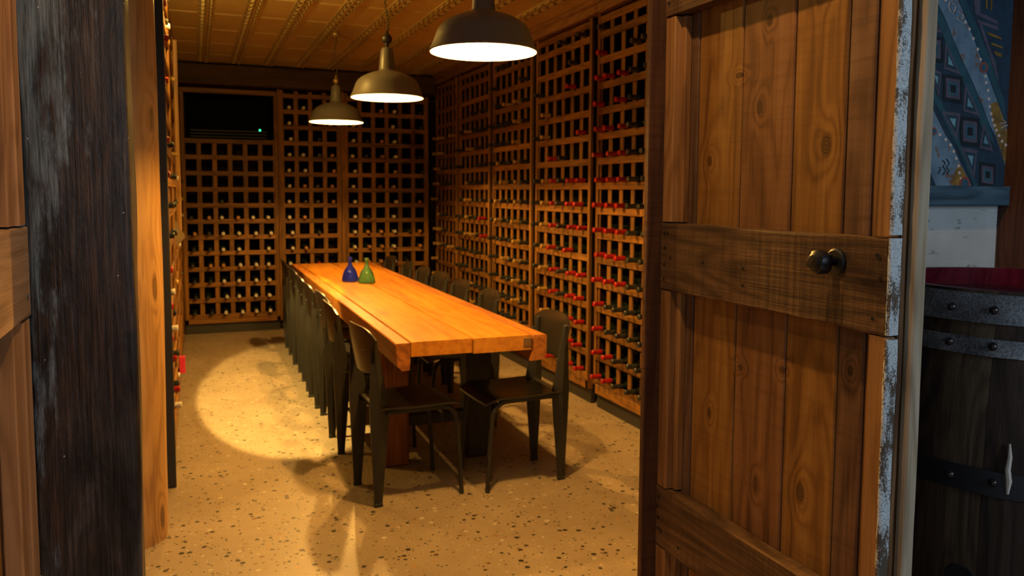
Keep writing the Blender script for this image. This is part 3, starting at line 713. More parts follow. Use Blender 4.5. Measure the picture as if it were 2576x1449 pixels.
# ------------------------------------------------------------------ chairs
def make_chair():
    t = thing('dining_chair', '', 'chair', group='black chairs along the table')
    # bent plywood seat: dished, front edge rolled down
    def seat(u, v):
        x = -0.195+0.405*u; w = 0.178+0.022*u; yv = (2*v-1)
        rc = 1.0
        if u > 0.86: rc = 1-0.10*((u-0.86)/0.14)**2
        y = yv*w*rc
        z = 0.452-0.014*math.sin(u*PI)*(1-0.5*yv*yv)-0.030*max(0, (u-0.80)/0.20)**2+0.004*yv*yv
        return (x, y, z)
    MB().shell(seat, 16, 12, (0, 0, -0.010)).obj('seat', M['ply'], t, True, 0.7)
    def back(u, v):
        yv = 2*u-1; w = 0.163+0.034*v; hh = 0.11
        ex = abs(yv)**4.0; edge = 1-0.45*ex
        zz = 0.705+(2*v-1)*hh*edge
        xx = -0.208-0.030*(zz-0.595)/0.22+0.030*yv*yv*(0.7+0.3*v)-0.012
        return (xx, yv*w, zz)
    MB().shell(back, 18, 12, (-0.009, 0, 0.001)).obj('backrest', M['ply'], t, True, 0.7)
    for s in (-1, 1):
        # folded steel rear leg: slim at the floor, widest at the seat, slim again at the top
        prof_ = [(-0.219, 0.012), (-0.182, 0.012), (-0.150, 0.400), (-0.150, 0.455), (-0.205, 0.765), (-0.228, 0.772), (-0.238, 0.455), (-0.236, 0.400)]
        y0 = s*0.155
        mb = MB(); n = len(prof_)
        cx = [(-0.2005, 0.012), (-0.194, 0.43), (-0.217, 0.768)]
        vs = []
        for d in (-1, 1):
            for (x, z) in prof_:
                th = 0.007+0.010*(1-abs(z-0.43)/0.42)
                vs.append((x, y0+d*th*0.35, z))
        ridge = []
        for d in (-1, 1):
            for (x, z) in cx:
                th = 0.009+0.012*(1-abs(z-0.43)/0.42); vs.append((x, y0+d*th, z))
        fs = []
        A = lambda i, d: i+(n if d > 0 else 0); Rg = lambda j, d: 2*n+j+(3 if d > 0 else 0)
        for d in (-1, 1):
            fs += [(A(0, d), A(1, d), Rg(0, d)), (A(1, d), A(2, d), Rg(1, d), Rg(0, d)), (A(2, d), A(3, d), Rg(1, d)), (A(3, d), A(4, d), Rg(2, d), Rg(1, d)),
                   (A(4, d), A(5, d), Rg(2, d)), (A(5, d), A(6, d), Rg(1, d), Rg(2, d)), (A(6, d), A(7, d), Rg(1, d)), (A(7, d), A(0, d), Rg(0, d), Rg(1, d))]
        for i in range(n): fs.append((A(i, -1), A((i+1) % n, -1), A((i+1) % n, 1), A(i, 1)))
        o = mb.add(vs, fs).obj('leg', M['steel_black'], t)
        MB().cbox(-0.220, -0.181, y0-0.009, y0+0.009, 0.0, 0.016, 0.002).obj('foot', M['rubber'], o)
        # bent tube: side rail and front leg in one
        path = [(-0.165, s*0.160, 0.428), (-0.05, s*0.168, 0.430), (0.10, s*0.176, 0.430)]
        for j in range(1, 7):
            a = j/6*PI/2*0.95; path.append((0.10+0.075*math.sin(a), s*0.177, 0.430-0.075*(1-math.cos(a))))
        path += [(0.190, s*0.177, 0.20), (0.200, s*0.177, 0.014)]
        o = MB().tube(path, [0.0125]*7+[0.0120]*2+[0.0105]*2, 10).obj('leg', M['steel_black'], t, True, 1.0)
        MB().lathe([(0.0001, 0), (0.0115, 0), (0.0120, 0.018), (0.010, 0.019)], 10, (0.2, s*0.177, 0)).obj('foot', M['rubber'], o)
    MB().tube([(0.115, -0.176, 0.424), (0.115, 0.176, 0.424)], 0.010, 8).obj('crossbar', M['steel_black'], t, True, 1.0)
    MB().tube([(-0.175, -0.155, 0.425), (-0.175, 0.155, 0.425)], 0.011, 8).obj('crossbar', M['steel_black'], t, True, 1.0)
    for s in (-1, 1):
        MB().lathe([(0.0001, -0.003), (0.004, -0.002), (0.005, 0.0), (0.005, 0.004)], 10, (-0.262, s*0.135, 0.715), 'x').obj('screw', M['steel_black'], t, True)
    return t
ch0 = make_chair()
ORDC = ['nearest', 'second', 'third', 'fourth', 'fifth', 'sixth', 'farthest']
leftY = [3.675, 4.45, 4.94, 5.42, 5.90, 6.53, 7.26]; leftX = [0.918, 0.905, 0.93, 0.915, 0.925, 0.935, 0.945]
rightY = [3.672, 4.66, 5.20, 5.76, 6.22, 6.70, 7.36]; rightX = [1.447, 1.46, 1.45, 1.47, 1.46, 1.455, 1.46]
rot = [0.115, 0.0, 0.03, 0.0, -0.03, 0.02, 0.0]; rotr = [0.04, -0.03, 0.02, 0.05, 0.0, -0.04, 0.02]
for i in range(7):
    lb = f"black plywood and steel chair, {ORDC[i]} of seven on the table's left side"
    if i == 0:
        ch0.location = (leftX[0], leftY[0], 0); ch0.rotation_euler = (0, 0, rot[0]); ch0['label'] = lb
    else: copy_tree(ch0, (leftX[i], leftY[i], 0), rot[i], lb)
for i in range(7):
    copy_tree(ch0, (rightX[i], rightY[i], 0), PI+rotr[i], f"black plywood and steel chair, {ORDC[i]} of seven on the table's right side")

# ------------------------------------------------------------------ glass bottles on the table
def flask(name, label, x, y, mat, k=1.0):
    o_ = [(0.0001, 0.0), (0.056, 0.0), (0.0615, 0.004), (0.0620, 0.012), (0.0575, 0.035), (0.0480, 0.068), (0.036, 0.092), (0.023, 0.108), (0.0155, 0.122), (0.0135, 0.140), (0.0130, 0.165), (0.0155, 0.168), (0.0155, 0.178), (0.0125, 0.180)]
    i_ = [(0.0105, 0.178), (0.0105, 0.140), (0.0125, 0.122), (0.020, 0.107), (0.033, 0.090), (0.045, 0.066), (0.0545, 0.035), (0.0590, 0.012), (0.054, 0.005), (0.0001, 0.006)]
    o = MB().lathe(o_+i_, 36).obj(name, mat, None, True, 1.2)
    o.location = (x, y, TZ+0.0005); return tag(o, label, 'bottle', 'glass bottles on the table')
flask('glass_bottle', 'cobalt blue glass bottle with a long neck on the table', 1.040, 5.86, M['blue_glass'])
flask('glass_bottle', 'green glass bottle with a long neck on the table', 1.133, 5.72, M['green_glass'])

# things hanging on the left rack
cl = MB(); cl.add([(0, 0, 0), (0.052, 0.0, -0.085), (0.060, 0.01, -0.105), (0.022, 0.0, -0.150), (0.0, 0.0, -0.160), (0.0, 0.012, 0)], [(0, 1, 2, 3, 4)])
cl = MB().prism([(0.0, 0.0), (0.012, -0.012), (0.056, -0.092), (0.058, -0.104), (0.026, -0.145), (0.0, -0.158)], -0.003, 0.003)
o = cl.obj('hanging_cloth', M['cloth']); o.location = (XL+0.001, 5.30, 1.235)
tag(o, 'small tan triangular cloth hanging from a left rack bottle', 'cloth')
o = MB().cbox(-0.002, 0.034, -0.018, 0.018, -0.11, 0.0, 0.002).obj('bottle_tag', M['pink']); o.location = (XL+0.002, 5.64, 0.33)
tag(o, 'bright pink tag hanging low on the left rack', 'tag')

# ------------------------------------------------------------------ doorway: posts and jamb
def column(name, fn, z0, z1, nz, npts, mat):
    mb = MB(); vs = []
    for j in range(nz+1):
        z = z0+(z1-z0)*j/nz
        for i in range(npts): vs.append(fn(2*PI*i/npts, z))
    fs = [tuple(reversed(range(npts))), tuple(nz*npts+i for i in range(npts))]
    for j in range(nz):
        for i in range(npts):
            fs.append((j*npts+i, j*npts+(i+1) % npts, (j+1)*npts+(i+1) % npts, (j+1)*npts+i))
    return mb.add(vs, fs).obj(name, mat, None, True, 0.9)
def hewn(a, z):
    ca, sa = math.cos(a), math.sin(a); e = 0.22
    x = math.copysign(abs(ca)**e, ca)*0.103; y = math.copysign(abs(sa)**e, sa)*0.10
    q = Vector((x*9, y*9, z*1.3)); d = noise.noise(q)*0.006+noise.noise(q*3.7)*0.003+noise.noise(Vector((x*60, y*60, z*4)))*0.0022
    k = 1+d/0.1
    return (-0.2285+x*k, 1.96+y*0.6*k, z)
tag(column('timber_post', hewn, 0, 2.28, 110, 72, M['hewn']), 'black weathered hewn timber post left of the doorway', 'post')
def logf(a, z):
    r = 0.140+0.004*math.sin(z*1.3)+0.003*noise.noise(Vector((math.cos(a), math.sin(a), z*1.5)))-0.004*math.exp(-z*30)
    return (-0.272+r*math.cos(a), 3.53+r*math.sin(a), z)
tag(column('log_post', logf, 0, ZC-0.003, 60, 40, M['log']), 'round peeled pine log post behind the black timber', 'post')
struct(MB().cbox(1.146, 1.30, 1.905, 1.928, 0, 2.28, 0.003).cbox(1.275, 1.38, 1.93, 2.10, 0, 2.28, 0.003).obj('trim_2', M['jamb']), 'rough sawn dark brown jamb board right of the doorway')
struct(MB().cbox(-0.33, 1.38, 1.93, 2.10, 2.20, 2.28, 0.004).obj('trim_3', M['jamb']), 'dark brown head board over the doorway')

# ------------------------------------------------------------------ the two door leaves (opened square to the wall)
def rough_box(x0, x1, y0, y1, z0, z1, axis, seed, amp=0.003, n=24, edge=0.0):
    """board with slightly wandering arrises along its length"""
    mb = MB(); vs = []; lo = {'y': y0, 'z': z0}[axis]; hi = {'y': y1, 'z': z1}[axis]; cc = 0.003
    for j in range(n+1):
        s_ = lo+(hi-lo)*j/n
        if axis == 'y': pr = [(x0, z0+cc), (x0+cc, z0), (x1-cc, z0), (x1, z0+cc), (x1, z1-cc), (x1-cc, z1), (x0+cc, z1), (x0, z1-cc)]
        else: pr = [(x0, y0+cc), (x0+cc, y0), (x1-cc, y0), (x1, y0+cc), (x1, y1-cc), (x1-cc, y1), (x0+cc, y1), (x0, y1-cc)]
        for i, (a, b_) in enumerate(pr):
            q = noise.noise(Vector((seed*3.3+i*0.7, s_*6, seed)))*amp+noise.noise(Vector((seed+i, s_*25, 2)))*amp*0.4
            a2 = a+(q*0.25); b2 = b_+q
            vs.append((a2, s_, b2) if axis == 'y' else (a2, b2, s_))
    m_ = 8; fs = [tuple(range(m_)), tuple(reversed(range(n*m_, (n+1)*m_)))]
    for j in range(n):
        for i in range(m_): fs.append((j*m_+i, j*m_+(i+1) % m_, (j+1)*m_+(i+1) % m_, (j+1)*m_+i))
    return mb.add(vs, fs)
def nails(parent, pts, x, sx, r=0.004):
    nb = MB()
    for (yy, zz) in pts: nb.lathe([(0.0001, -0.0006*sx), (r, -0.0005*sx), (r*0.9, 0.001*sx)], 8, (x, yy, zz), 'x')
    return stuff(nb.obj('nail_holes', M['hole'], parent))

XD = 1.184
d1 = link('door_1', None); struct(d1, 'right door leaf of brown pine boards with three rough cross ledges'); d1['category'] = 'door'
YN, YH = 1.118, 1.898
bounds = [YH, 1.800, 1.622, 1.442, 1.286, 1.214, YN]
for i in range(6):
    dx = (-0.002, 0.0, 0.0015, 0.003, 0.0035, 0.005)[i]
    rough_box(XD+0.045+dx, XD+0.070+dx, bounds[i+1]+0.0018, bounds[i]-0.0018, 0.02, 2.20, 'z', 5+i, 0.0008, 40).obj('plank', M[('plank_grey', 'plank', 'plank_red', 'plank', 'plank_grey', 'plank')[i]], d1)
for z0, z1, lb, mt in ((1.885, 2.065, 'weathered top ledge', M['ledge']), (1.157, 1.337, 'weathered middle ledge with latch knob', M['ledge']), (0.435, 0.603, 'stained bottom ledge', M['ledge'])):
    o = rough_box(XD, XD+0.044, YN+0.004, YH-0.004, z0, z1, 'y', z0*7, 0.004, 30).obj('ledge', mt, d1); o['label'] = lb
for z0, z1 in ((0.02, 0.432), (0.607, 1.153), (1.341, 1.881)):
    rough_box(XD+0.001, XD+0.044, YH-0.048, YH-0.003, z0, z1, 'z', z0+3, 0.0015, 20).obj('stile', M['stile'], d1)
    rough_box(XD+0.022, XD+0.044, YH-0.066, YH-0.0485, z0, z1, 'z', z0+4, 0.001, 20).obj('stile', M['stile'], d1)
    rough_box(XD+0.004, XD+0.044, YN+0.003, YN+0.046, z0, z1, 'z', z0+5, 0.002, 20).obj('stile', M['stile'], d1)
# the leading edge: flaking white paint strips, a brown worn strip, a pale cover board
for i, (z0, z1) in enumerate(((0.02, 0.46), (0.463, 1.150), (1.158, 1.338), (1.344, 2.20))):
    o = rough_box(XD-0.002, XD+0.026, YN-0.006, YN+0.003, z0, z1, 'z', 40+i, 0.004, 90).obj('edge_strip', M['white_paint'], d1); o['label'] = 'flaking white painted edge strip'
rough_box(XD+0.026, XD+0.040, YN-0.004, YN+0.002, 0.02, 2.20, 'z', 51, 0.003, 90).obj('edge_strip', M['edge_brown'], d1)
o = rough_box(XD+0.0705, XD+0.090, YN+0.035, YH, 0.02, 2.20, 'z', 61, 0.0008, 60).obj('cover_board', M['jamb'], d1)
o = rough_box(XD+0.042, XD+0.0705, YN-0.022, YN-0.001, 0.02, 2.20, 'z', 66, 0.0012, 60).obj('cover_board', M['pale_board'], d1); o['label'] = 'pale weathered board on the leading edge'
nails(d1, [(YH-0.02, 1.31), (YH-0.035, 1.31), (YH-0.022, 1.27), (YH-0.05, 1.245), (YH-0.021, 1.225), (YH-0.02, 1.185), (1.70, 1.245), (1.54, 1.245), (1.54, 1.205), (1.14, 1.30), (1.135, 1.262), (1.15, 1.185), (1.145, 1.305),
           (YH-0.018, 0.575), (YH-0.012, 0.545), (YH-0.016, 0.515), (YH-0.018, 0.485), (YH-0.03, 0.480), (1.78, 0.47), (YH-0.02, 1.92), (1.86, 1.93)], XD-0.0012, 1)
kn = MB().lathe([(0.011, 0.002), (0.010, -0.018), (0.013, -0.028), (0.021, -0.034), (0.0235, -0.044), (0.021, -0.054), (0.012, -0.060), (0.0001, -0.061)], 18, (XD, 1.247, 1.287), 'x')
kn.lathe([(0.026, 0.001), (0.026, -0.004), (0.022, -0.007), (0.0001, -0.007)], 18, (XD, 1.247, 1.285), 'x')
kn.prism([(1.226, 1.300), (1.262, 1.304), (1.268, 1.276), (1.238, 1.262), (1.228, 1.272)], XD-0.056, XD-0.030, 'yz')
o = kn.obj('latch_knob', M['iron'], d1, True, 0.5); o['label'] = 'forged black iron latch knob'

XE = -0.322
d2 = link('door_2', None); struct(d2, 'left door leaf of pine boards with painted-in warm light, seen almost edge on'); d2['category'] = 'door'
b2 = [1.90, 1.775, 1.62, 1.46, 1.30, 1.12]
for i in range(5):
    rough_box(XE-0.070, XE-0.045, b2[i+1]+0.0012, b2[i]-0.0012, 0.02, 2.20, 'z', 15+i, 0.0008, 30).obj('plank', M['plank'], d2)
for z0, z1 in ((1.885, 2.065), (1.157, 1.343), (0.435, 0.603)):
    o = rough_box(XE-0.044, XE, 1.124, 1.905, z0, z1, 'y', z0*9, 0.004, 30).obj('ledge', M['ledge_lit'], d2); o['label'] = 'rough grey-brown cross ledge'
for z0, z1 in ((0.02, 0.432), (0.607, 1.153), (1.347, 1.881)):
    rough_box(XE-0.044, XE-0.002, 1.835, 1.900, z0, z1, 'z', z0+13, 0.0015, 20).obj('stile', M['stile_lit'], d2)
    rough_box(XE-0.044, XE-0.010, 1.78, 1.8345, z0, z1, 'z', z0+17, 0.0015, 20).obj('stile', M['stile_lit'], d2)
    rough_box(XE-0.044, XE-0.002, 1.124, 1.17, z0, z1, 'z', z0+15, 0.002, 20).obj('stile', M['stile_lit'], d2)
rough_box(XE-0.098, XE-0.0705, 1.12, 1.90, 0.02, 2.20, 'z', 71, 0.0008, 30).obj('cover_board', M['jamb'], d2)
o = MB().tube([(XE-0.004, 1.905, 1.203), (XE+0.004, 1.868, 1.203)], 0.0022, 8).obj('bent_nail', M['steel'], d2); o['label'] = 'bright nail sticking out of the ledge'

# ------------------------------------------------------------------ wine barrel
BX, BY, BH = 2.10, 1.50, 1.19
t = thing('wine_barrel', 'old dark oak wine barrel with red rim and steel hoops', 'barrel', (BX, BY, 0))
def br(z):
    u = (z-BH/2)/(BH/2); return 0.455-0.083*u*u
NS = 24; da = 2*PI/NS*0.993
def stave_mesh():
    mb = MB(); nz = 20; na = 4; vs = []; N_ = (nz+1)*(na+1)
    for lay, off in ((0, 0.0), (1, -0.028)):
        for j in range(nz+1):
            z = BH*j/nz
            for i in range(na+1):
                a = -da/2+da*i/na; r = br(z)+off-(0.0018 if i in (0, na) else 0)
                vs.append((r*math.cos(a), r*math.sin(a), z))
    fs = []
    w = na+1
    for j in range(nz):
        for i in range(na):
            q = (j*w+i, j*w+i+1, (j+1)*w+i+1, (j+1)*w+i); fs.append(q); fs.append(tuple(N_+k for k in reversed(q)))
    for j in range(nz):
        for i in (0, na): fs.append((j*w+i, (j+1)*w+i, N_+(j+1)*w+i, N_+j*w+i))
    for j in (0, nz):
        for i in range(na): fs.append((j*w+i, j*w+i+1, N_+j*w+i+1, N_+j*w+i))
    mb.add(vs, fs)
    mb.m = []
    for f in mb.f:
        zs = [mb.v[k][2] for k in f]; rs = [math.hypot(mb.v[k][0], mb.v[k][1]) for k in f]
        red = min(zs) > BH-0.062 and (min(rs) < br(BH)-0.02 or min(zs) > BH-0.002)
        mb.m.append(1 if (min(zs) > BH-0.07 and max(rs) < br(min(zs))-0.01) or min(zs) >= BH-1e-6 else 0)
    return mb.mesh('stave', [M['stave'], M['red_chime']], True, 0.6)
sm_ = stave_mesh()
for i in range(NS): link('stave', sm_, t, (0, 0, 0), 2*PI*i/NS+0.06)
for i in range(6):
    r_ = br(BH-0.05)-0.024; x0 = -r_+2*r_*i/6; x1 = -r_+2*r_*(i+1)/6-0.002
    pts_ = [(x0, -math.sqrt(max(0, r_*r_-x0*x0))), ((x0+x1)/2, -math.sqrt(r_*r_-((x0+x1)/2)**2)), (x1, -math.sqrt(max(0, r_*r_-x1*x1))), (x1, math.sqrt(max(0, r_*r_-x1*x1))), ((x0+x1)/2, math.sqrt(r_*r_-((x0+x1)/2)**2)), (x0, math.sqrt(max(0, r_*r_-x0*x0)))]
    if i == 0: pts_ = pts_[1:5]
    if i == 5: pts_ = pts_[0:2]+pts_[4:6]
    MB().prism(pts_, BH-0.078, BH-0.052, 'xy').obj('head_board', M['red_chime'], t)
def hoop(z0, z1, mat, th=0.0025, ov=None, rivets=()):
    pr = [(br(z0)+0.001, z0), (br(z0)+th+0.001, z0), (br(z1)+th+0.001, z1), (br(z1)+0.001, z1)]
    o = MB().lathe(pr, 72, close=True).obj('hoop', mat, t, True, 0.5)
    if ov is not None:       # the riveted lap end, rounded at its tip
        a1 = math.radians(ov); mb = MB(); vs = []; nn = 26
        for lay in (th+0.0012, th+0.0042):
            for j in range(nn+1):
                for tt in (0, 0.12, 0.88, 1):
                    back_ = (0.020 if tt in (0, 1) else 0.0)
                    a = a1-(0.80)*(1-j/nn)-(back_ if j == nn else 0)
                    z = z0+(z1-z0)*tt; vs.append(((br(z)+lay)*math.cos(a), (br(z)+lay)*math.sin(a), z))
        N_ = (nn+1)*4; fs = []
        for j in range(nn):
            for i in range(3):
                q = (j*4+i, j*4+i+1, (j+1)*4+i+1, (j+1)*4+i); fs.append(tuple(N_+k for k in q)); fs.append(q)
            for i in (0, 3): fs.append((j*4+i, (j+1)*4+i, N_+(j+1)*4+i, N_+j*4+i))
        for i in range(3): fs.append((nn*4+i, nn*4+i+1, N_+nn*4+i+1, N_+nn*4+i))
        mb.add(vs, fs).obj('lap_end', mat, o, True, 0.5)
    for (az, zz) in rivets:
        a = math.radians(az); r0 = br(zz)+th+0.004
        rv = MB().lathe([(0.0105, -0.001), (0.0100, 0.003), (0.0070, 0.0075), (0.0025, 0.010), (0.0001, 0.0103)], 16, axis='x').obj('rivet', M['rivet'], o, True, 1.2)
        rv.location = (r0*math.cos(a), r0*math.sin(a), zz); rv.rotation_euler = (0, 0, a)
hoop(1.115, 1.183, M['hoop'], ov=-150.2, rivets=((-168.8, 1.145), (-154.9, 1.147)))
hoop(1.040, 1.080, M['hoop'], ov=-149.5, rivets=((-167.5, 1.063), (-154.1, 1.064)))
hoop(0.722, 0.780, M['hoop_dark'], ov=-146.0, rivets=((-162.6, 0.752), (-151.1, 0.755)))
hoop(0.410, 0.468, M['hoop_dark']); hoop(0.110, 0.150, M['hoop']); hoop(0.007, 0.075, M['hoop'])
o = MB().lathe([(0.0001, 0.001), (0.034, 0.001), (0.036, -0.004)], 24, axis='x').obj('bung_hole', M['hole'], t)
a = math.radians(-158.4); o.location = ((br(0.51)+0.0025)*math.cos(a), (br(0.51)+0.0025)*math.sin(a), 0.505); o.rotation_euler = (0, 0, a)
a = math.radians(-147.5)
dr = MB(); path = [((br(z)+0.006)*math.cos(a+w_), (br(z)+0.006)*math.sin(a+w_), z) for z, w_ in ((0.85, 0.0), (0.82, 0.004), (0.79, -0.002), (0.765, 0.006), (0.735, 0.003))]
dr.tube(path, [0.002, 0.005, 0.006, 0.007, 0.003], 8).obj('wax_drip', M['drip'], t, True)

# ------------------------------------------------------------------ painted board and brown door frame on the outer wall
PW = {'steel':[[[2.362,2.082],[2.417,2.009],[2.452,1.954],[2.497,1.889],[2.552,1.817],[2.604,1.74],[2.649,1.667],[2.684,1.625],[2.722,1.555],[2.755,1.49],[2.765,1.548],[2.749,1.627],[2.729,1.674],[2.681,1.753],[2.638,1.821],[2.591,1.895],[2.558,1.948],[2.525,2.001],[2.464,2.091],[2.389,2.204],[2.281,2.193]],[[2.277,1.808],[2.305,1.79],[2.345,1.744],[2.381,1.698],[2.43,1.632],[2.477,1.584],[2.515,1.527],[2.551,1.481],[2.575,1.448],[2.404,1.447],[2.379,1.486],[2.355,1.52],[2.29,1.593]]],'ochre':[[[2.647,1.742],[2.681,1.75],[2.725,1.674],[2.745,1.627],[2.759,1.548],[2.747,1.512],[2.707,1.587],[2.665,1.667]],[[2.483,1.487],[2.509,1.529],[2.552,1.478],[2.569,1.451],[2.48,1.45]],[[2.59,2.157],[2.603,2.158],[2.608,2.069],[2.6,2.069]],[[2.617,2.159],[2.629,2.161],[2.63,2.064],[2.624,2.064]],[[2.614,1.99],[2.684,1.975],[2.685,1.967],[2.618,1.98]],[[2.634,1.955],[2.69,1.944],[2.691,1.937],[2.638,1.946]],[[2.65,1.927],[2.692,1.919],[2.689,1.907],[2.661,1.911]],[[2.629,1.605],[2.641,1.607],[2.657,1.585],[2.628,1.592]]],'tealedge':[[[2.468,2.091],[2.529,2.001],[2.595,1.895],[2.642,1.821],[2.685,1.753],[2.733,1.674],[2.715,1.754],[2.664,1.844],[2.618,1.925],[2.553,2.017],[2.498,2.094],[2.426,2.208],[2.393,2.204]],[[2.32,2.078],[2.374,2.005],[2.453,1.886],[2.51,1.807],[2.566,1.727],[2.614,1.651],[2.64,1.631],[2.683,1.587],[2.645,1.667],[2.6,1.737],[2.548,1.814],[2.493,1.886],[2.413,2.006],[2.358,2.081]],[[2.323,1.791],[2.392,1.719],[2.448,1.646],[2.507,1.571],[2.585,1.448],[2.605,1.448],[2.547,1.544],[2.472,1.654],[2.4,1.747],[2.344,1.805]]],'mauve':[[[2.524,2.164],[2.562,2.168],[2.574,2.053],[2.664,2.031],[2.665,2.017],[2.551,2.044]],[[2.556,2.028],[2.665,2.012],[2.666,1.998],[2.569,2.015]],[[2.569,2.015],[2.585,2.011],[2.661,1.886],[2.686,1.81],[2.65,1.871]],[[2.416,1.941],[2.493,1.834],[2.414,1.849]],[[2.52,1.804],[2.599,1.695],[2.513,1.709]],[[2.619,1.673],[2.674,1.572],[2.603,1.583]],[[2.345,1.853],[2.402,1.837],[2.398,1.75]],[[2.412,1.705],[2.504,1.701],[2.492,1.61]],[[2.511,1.584],[2.594,1.575],[2.586,1.471]],[[2.341,2.04],[2.397,1.969],[2.334,1.973]]],'tealdark':[[[2.424,1.918],[2.475,1.848],[2.423,1.857]],[[2.528,1.781],[2.58,1.709],[2.523,1.718]],[[2.623,1.651],[2.659,1.585],[2.613,1.592]],[[2.358,1.839],[2.395,1.829],[2.392,1.771]],[[2.431,1.694],[2.492,1.691],[2.484,1.631]],[[2.529,1.57],[2.584,1.564],[2.578,1.496]],[[2.346,2.024],[2.383,1.978],[2.342,1.98]]],'sky':[[[2.432,1.897],[2.458,1.861],[2.432,1.866]],[[2.535,1.759],[2.562,1.722],[2.533,1.727]],[[2.627,1.631],[2.646,1.597],[2.622,1.601]],[[2.369,1.827],[2.388,1.821],[2.387,1.792]],[[2.45,1.683],[2.481,1.682],[2.477,1.651]],[[2.546,1.557],[2.574,1.554],[2.571,1.519]],[[2.352,2.01],[2.371,1.986],[2.349,1.987]]],'black':[[[2.315,1.959],[2.404,1.955],[2.409,1.869],[2.32,1.874]],[[2.411,1.833],[2.503,1.828],[2.509,1.734],[2.417,1.741]],[[2.502,1.692],[2.596,1.687],[2.603,1.586],[2.509,1.592]],[[2.607,1.535],[2.687,1.528],[2.694,1.442],[2.613,1.45]],[[2.348,1.927],[2.373,1.926],[2.375,1.902],[2.35,1.903]],[[2.446,1.798],[2.472,1.796],[2.473,1.77],[2.448,1.772]],[[2.538,1.654],[2.564,1.653],[2.566,1.625],[2.54,1.626]],[[2.638,1.502],[2.66,1.5],[2.662,1.476],[2.639,1.478]]],'mauve2':[[[2.328,1.947],[2.392,1.943],[2.396,1.881],[2.332,1.885]],[[2.425,1.82],[2.491,1.815],[2.495,1.748],[2.429,1.753]],[[2.516,1.678],[2.584,1.674],[2.589,1.601],[2.521,1.605]],[[2.619,1.522],[2.677,1.517],[2.681,1.455],[2.623,1.461]]],'tealmid':[[[2.338,1.937],[2.383,1.935],[2.385,1.892],[2.341,1.894]],[[2.435,1.809],[2.481,1.806],[2.484,1.759],[2.439,1.763]],[[2.527,1.666],[2.574,1.663],[2.578,1.613],[2.531,1.616]],[[2.628,1.512],[2.668,1.508],[2.672,1.465],[2.631,1.469]]],'dots':[[2.405,2.08],[2.503,2.014],[2.524,1.992],[2.545,1.961],[2.569,1.926],[2.585,1.892],[2.613,1.835],[2.618,1.813],[2.63,1.786],[2.636,1.757],[2.642,1.73],[2.65,1.705],[2.66,1.684],[2.671,1.665],[2.682,1.648],[2.696,1.63],[2.713,1.61],[2.733,1.597],[2.356,1.648],[2.408,1.624],[2.437,1.608],[2.461,1.59],[2.478,1.568],[2.491,1.544],[2.504,1.518],[2.51,1.494],[2.519,1.473]],'rings':[[2.603,1.865],[2.379,1.635],[2.538,1.456]],'ucurves':[[[2.452,2.071],[2.438,2.079],[2.426,2.074],[2.425,2.058],[2.433,2.046],[2.448,2.041]],[[2.458,2.063],[2.449,2.038]],[[2.474,2.048],[2.49,2.042],[2.495,2.028],[2.488,2.018],[2.474,2.02],[2.464,2.03]],[[2.699,1.67],[2.733,1.678],[2.709,1.692]],[[2.704,1.654],[2.738,1.667]]],'dcurves':[[[2.427,1.536],[2.441,1.528],[2.43,1.514],[2.446,1.503],[2.432,1.486]],[[2.445,1.542],[2.46,1.528],[2.447,1.514],[2.461,1.5],[2.451,1.489]],[[2.415,1.514],[2.419,1.503],[2.409,1.491]]]}
t = thing('painted_board', 'blue board painted with diagonal bands, dots, squares and triangles', 'painting', (0, 2.10, 0))
MB().cbox(2.05, 2.80, -0.020, 0.0, 1.449, 2.60, 0.002).obj('board', M['p_base'], t)
lay = [0.0205]
def flat(name, polys, mat, d):
    mb = MB()
    for p_ in polys: mb.prism(p_, -d, -d+0.0008)
    return mb.obj(name, mat, t)
for nm, key, mt, d in (('painted_band', 'steel', 'p_steel', .0212), ('painted_band', 'tealedge', 'p_teal', .0216), ('painted_patch', 'ochre', 'p_ochre', .0220), ('painted_outline', 'mauve', 'p_mauve', .0220)):
    for p_ in PW[key]: flat(nm, [p_], M[mt], d)
for p_ in PW['tealdark']: flat('painted_triangle', [p_], M['p_teald'], .0224)
for p_ in PW['sky']: flat('painted_triangle', [p_], M['p_sky'], .0228)
n_ = len(PW['mauve2'])
for p_ in PW['black'][:n_]: flat('painted_square', [p_], M['p_black'], .0224)
for p_ in PW['mauve2']: flat('painted_square', [p_], M['p_mauve'], .0228)
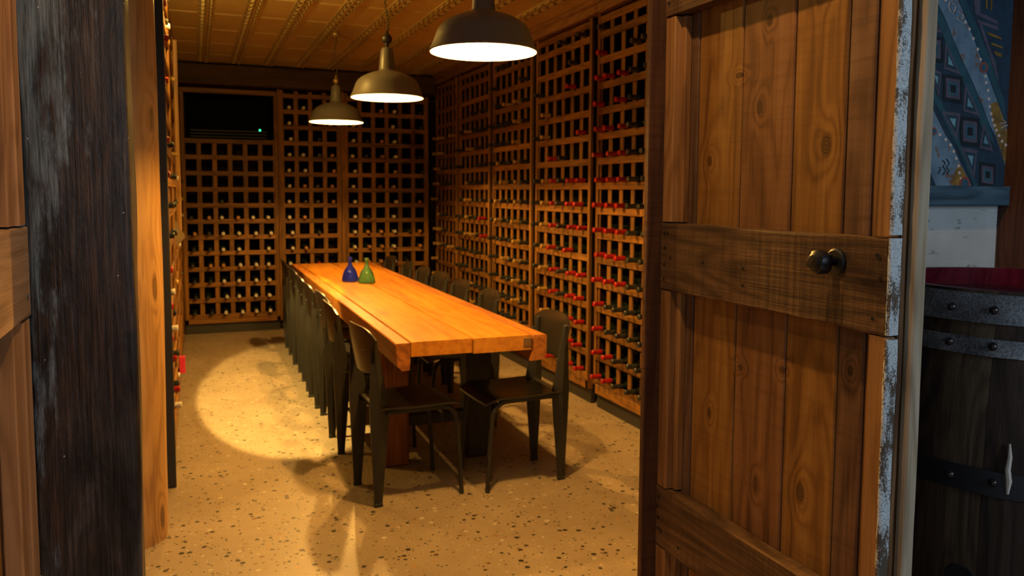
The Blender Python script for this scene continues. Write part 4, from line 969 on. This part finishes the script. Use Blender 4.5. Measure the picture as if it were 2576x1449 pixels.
for p_ in PW['tealmid']: flat('painted_square', [p_], M['p_tealm'], .0232)
for p_ in PW['black'][n_:]: flat('painted_square', [p_], M['p_black'], .0236)
def disc(x, z, rx, rz_, n=14): return [(x+rx*math.cos(2*PI*i/n), z+rz_*math.sin(2*PI*i/n)) for i in range(n)]
for i, (x, z) in enumerate(PW['dots']):
    o = flat('painted_dot', [disc(x, z, .0058, .0055)], M['p_white'], .0236)
    mb = MB().prism(disc(x, z, .0024, .0026), -.0240, -.0232); mb.obj('dot_centre', M['p_orange'], o)
for (x, z), r_ in zip(PW['rings'], (.020, .014, .026)):
    o = flat('painted_ring', [disc(x, z, r_, r_*.95, 24)], M['p_red'], .0236)
    MB().prism(disc(x, z, r_*.68, r_*.66, 24), -.0240, -.0232).obj('ring_centre', M['p_tealm'], o)
for cu in PW['ucurves']:
    MB().tube([(x, -.0215, z) for x, z in cu], .0036, 6).obj('painted_stroke', M['p_white'], t)
    MB().tube([(x, -.0235, z) for x, z in cu], .0020, 6).obj('painted_stroke', M['p_black'], t)
for cu in PW['dcurves']: MB().tube([(x, -.0215, z) for x, z in cu], .0026, 6).obj('painted_stroke', M['p_black'], t)
o = MB().cbox(2.05, 2.80, -0.045, 0.0, 1.379, 1.4485, 0.003).obj('lower_rail', M['blue_board'], t)
fr = struct(MB().cbox(2.738, 2.855, 1.985, 2.10, 0, 2.6, 0.003).obj('trim_4', M['frame_brown']), 'dark brown door frame right of the painted board')
sp = MB().cbox(2.770, 2.812, 1.9835, 1.9850, 1.468, 1.556, 0.001).obj('strike_plate', M['iron'], fr)
MB().cbox(2.785, 2.802, 1.983, 1.9845, 1.495, 1.530, 0.0005).obj('latch_hole', M['hole'], sp)
for z in (1.480, 1.545): MB().lathe([(0.0001, -0.0018), (0.004, -0.0012), (0.0045, 0.0005)], 10, (2.795, 1.983, z), 'y').obj('screw', M['steel'], sp)
struct(MB().cbox(2.856, 3.02, 1.99, 2.10, 0, 2.6, 0.003).obj('trim_5', M['pale_trim']), 'limed pale trim board right of the brown frame')
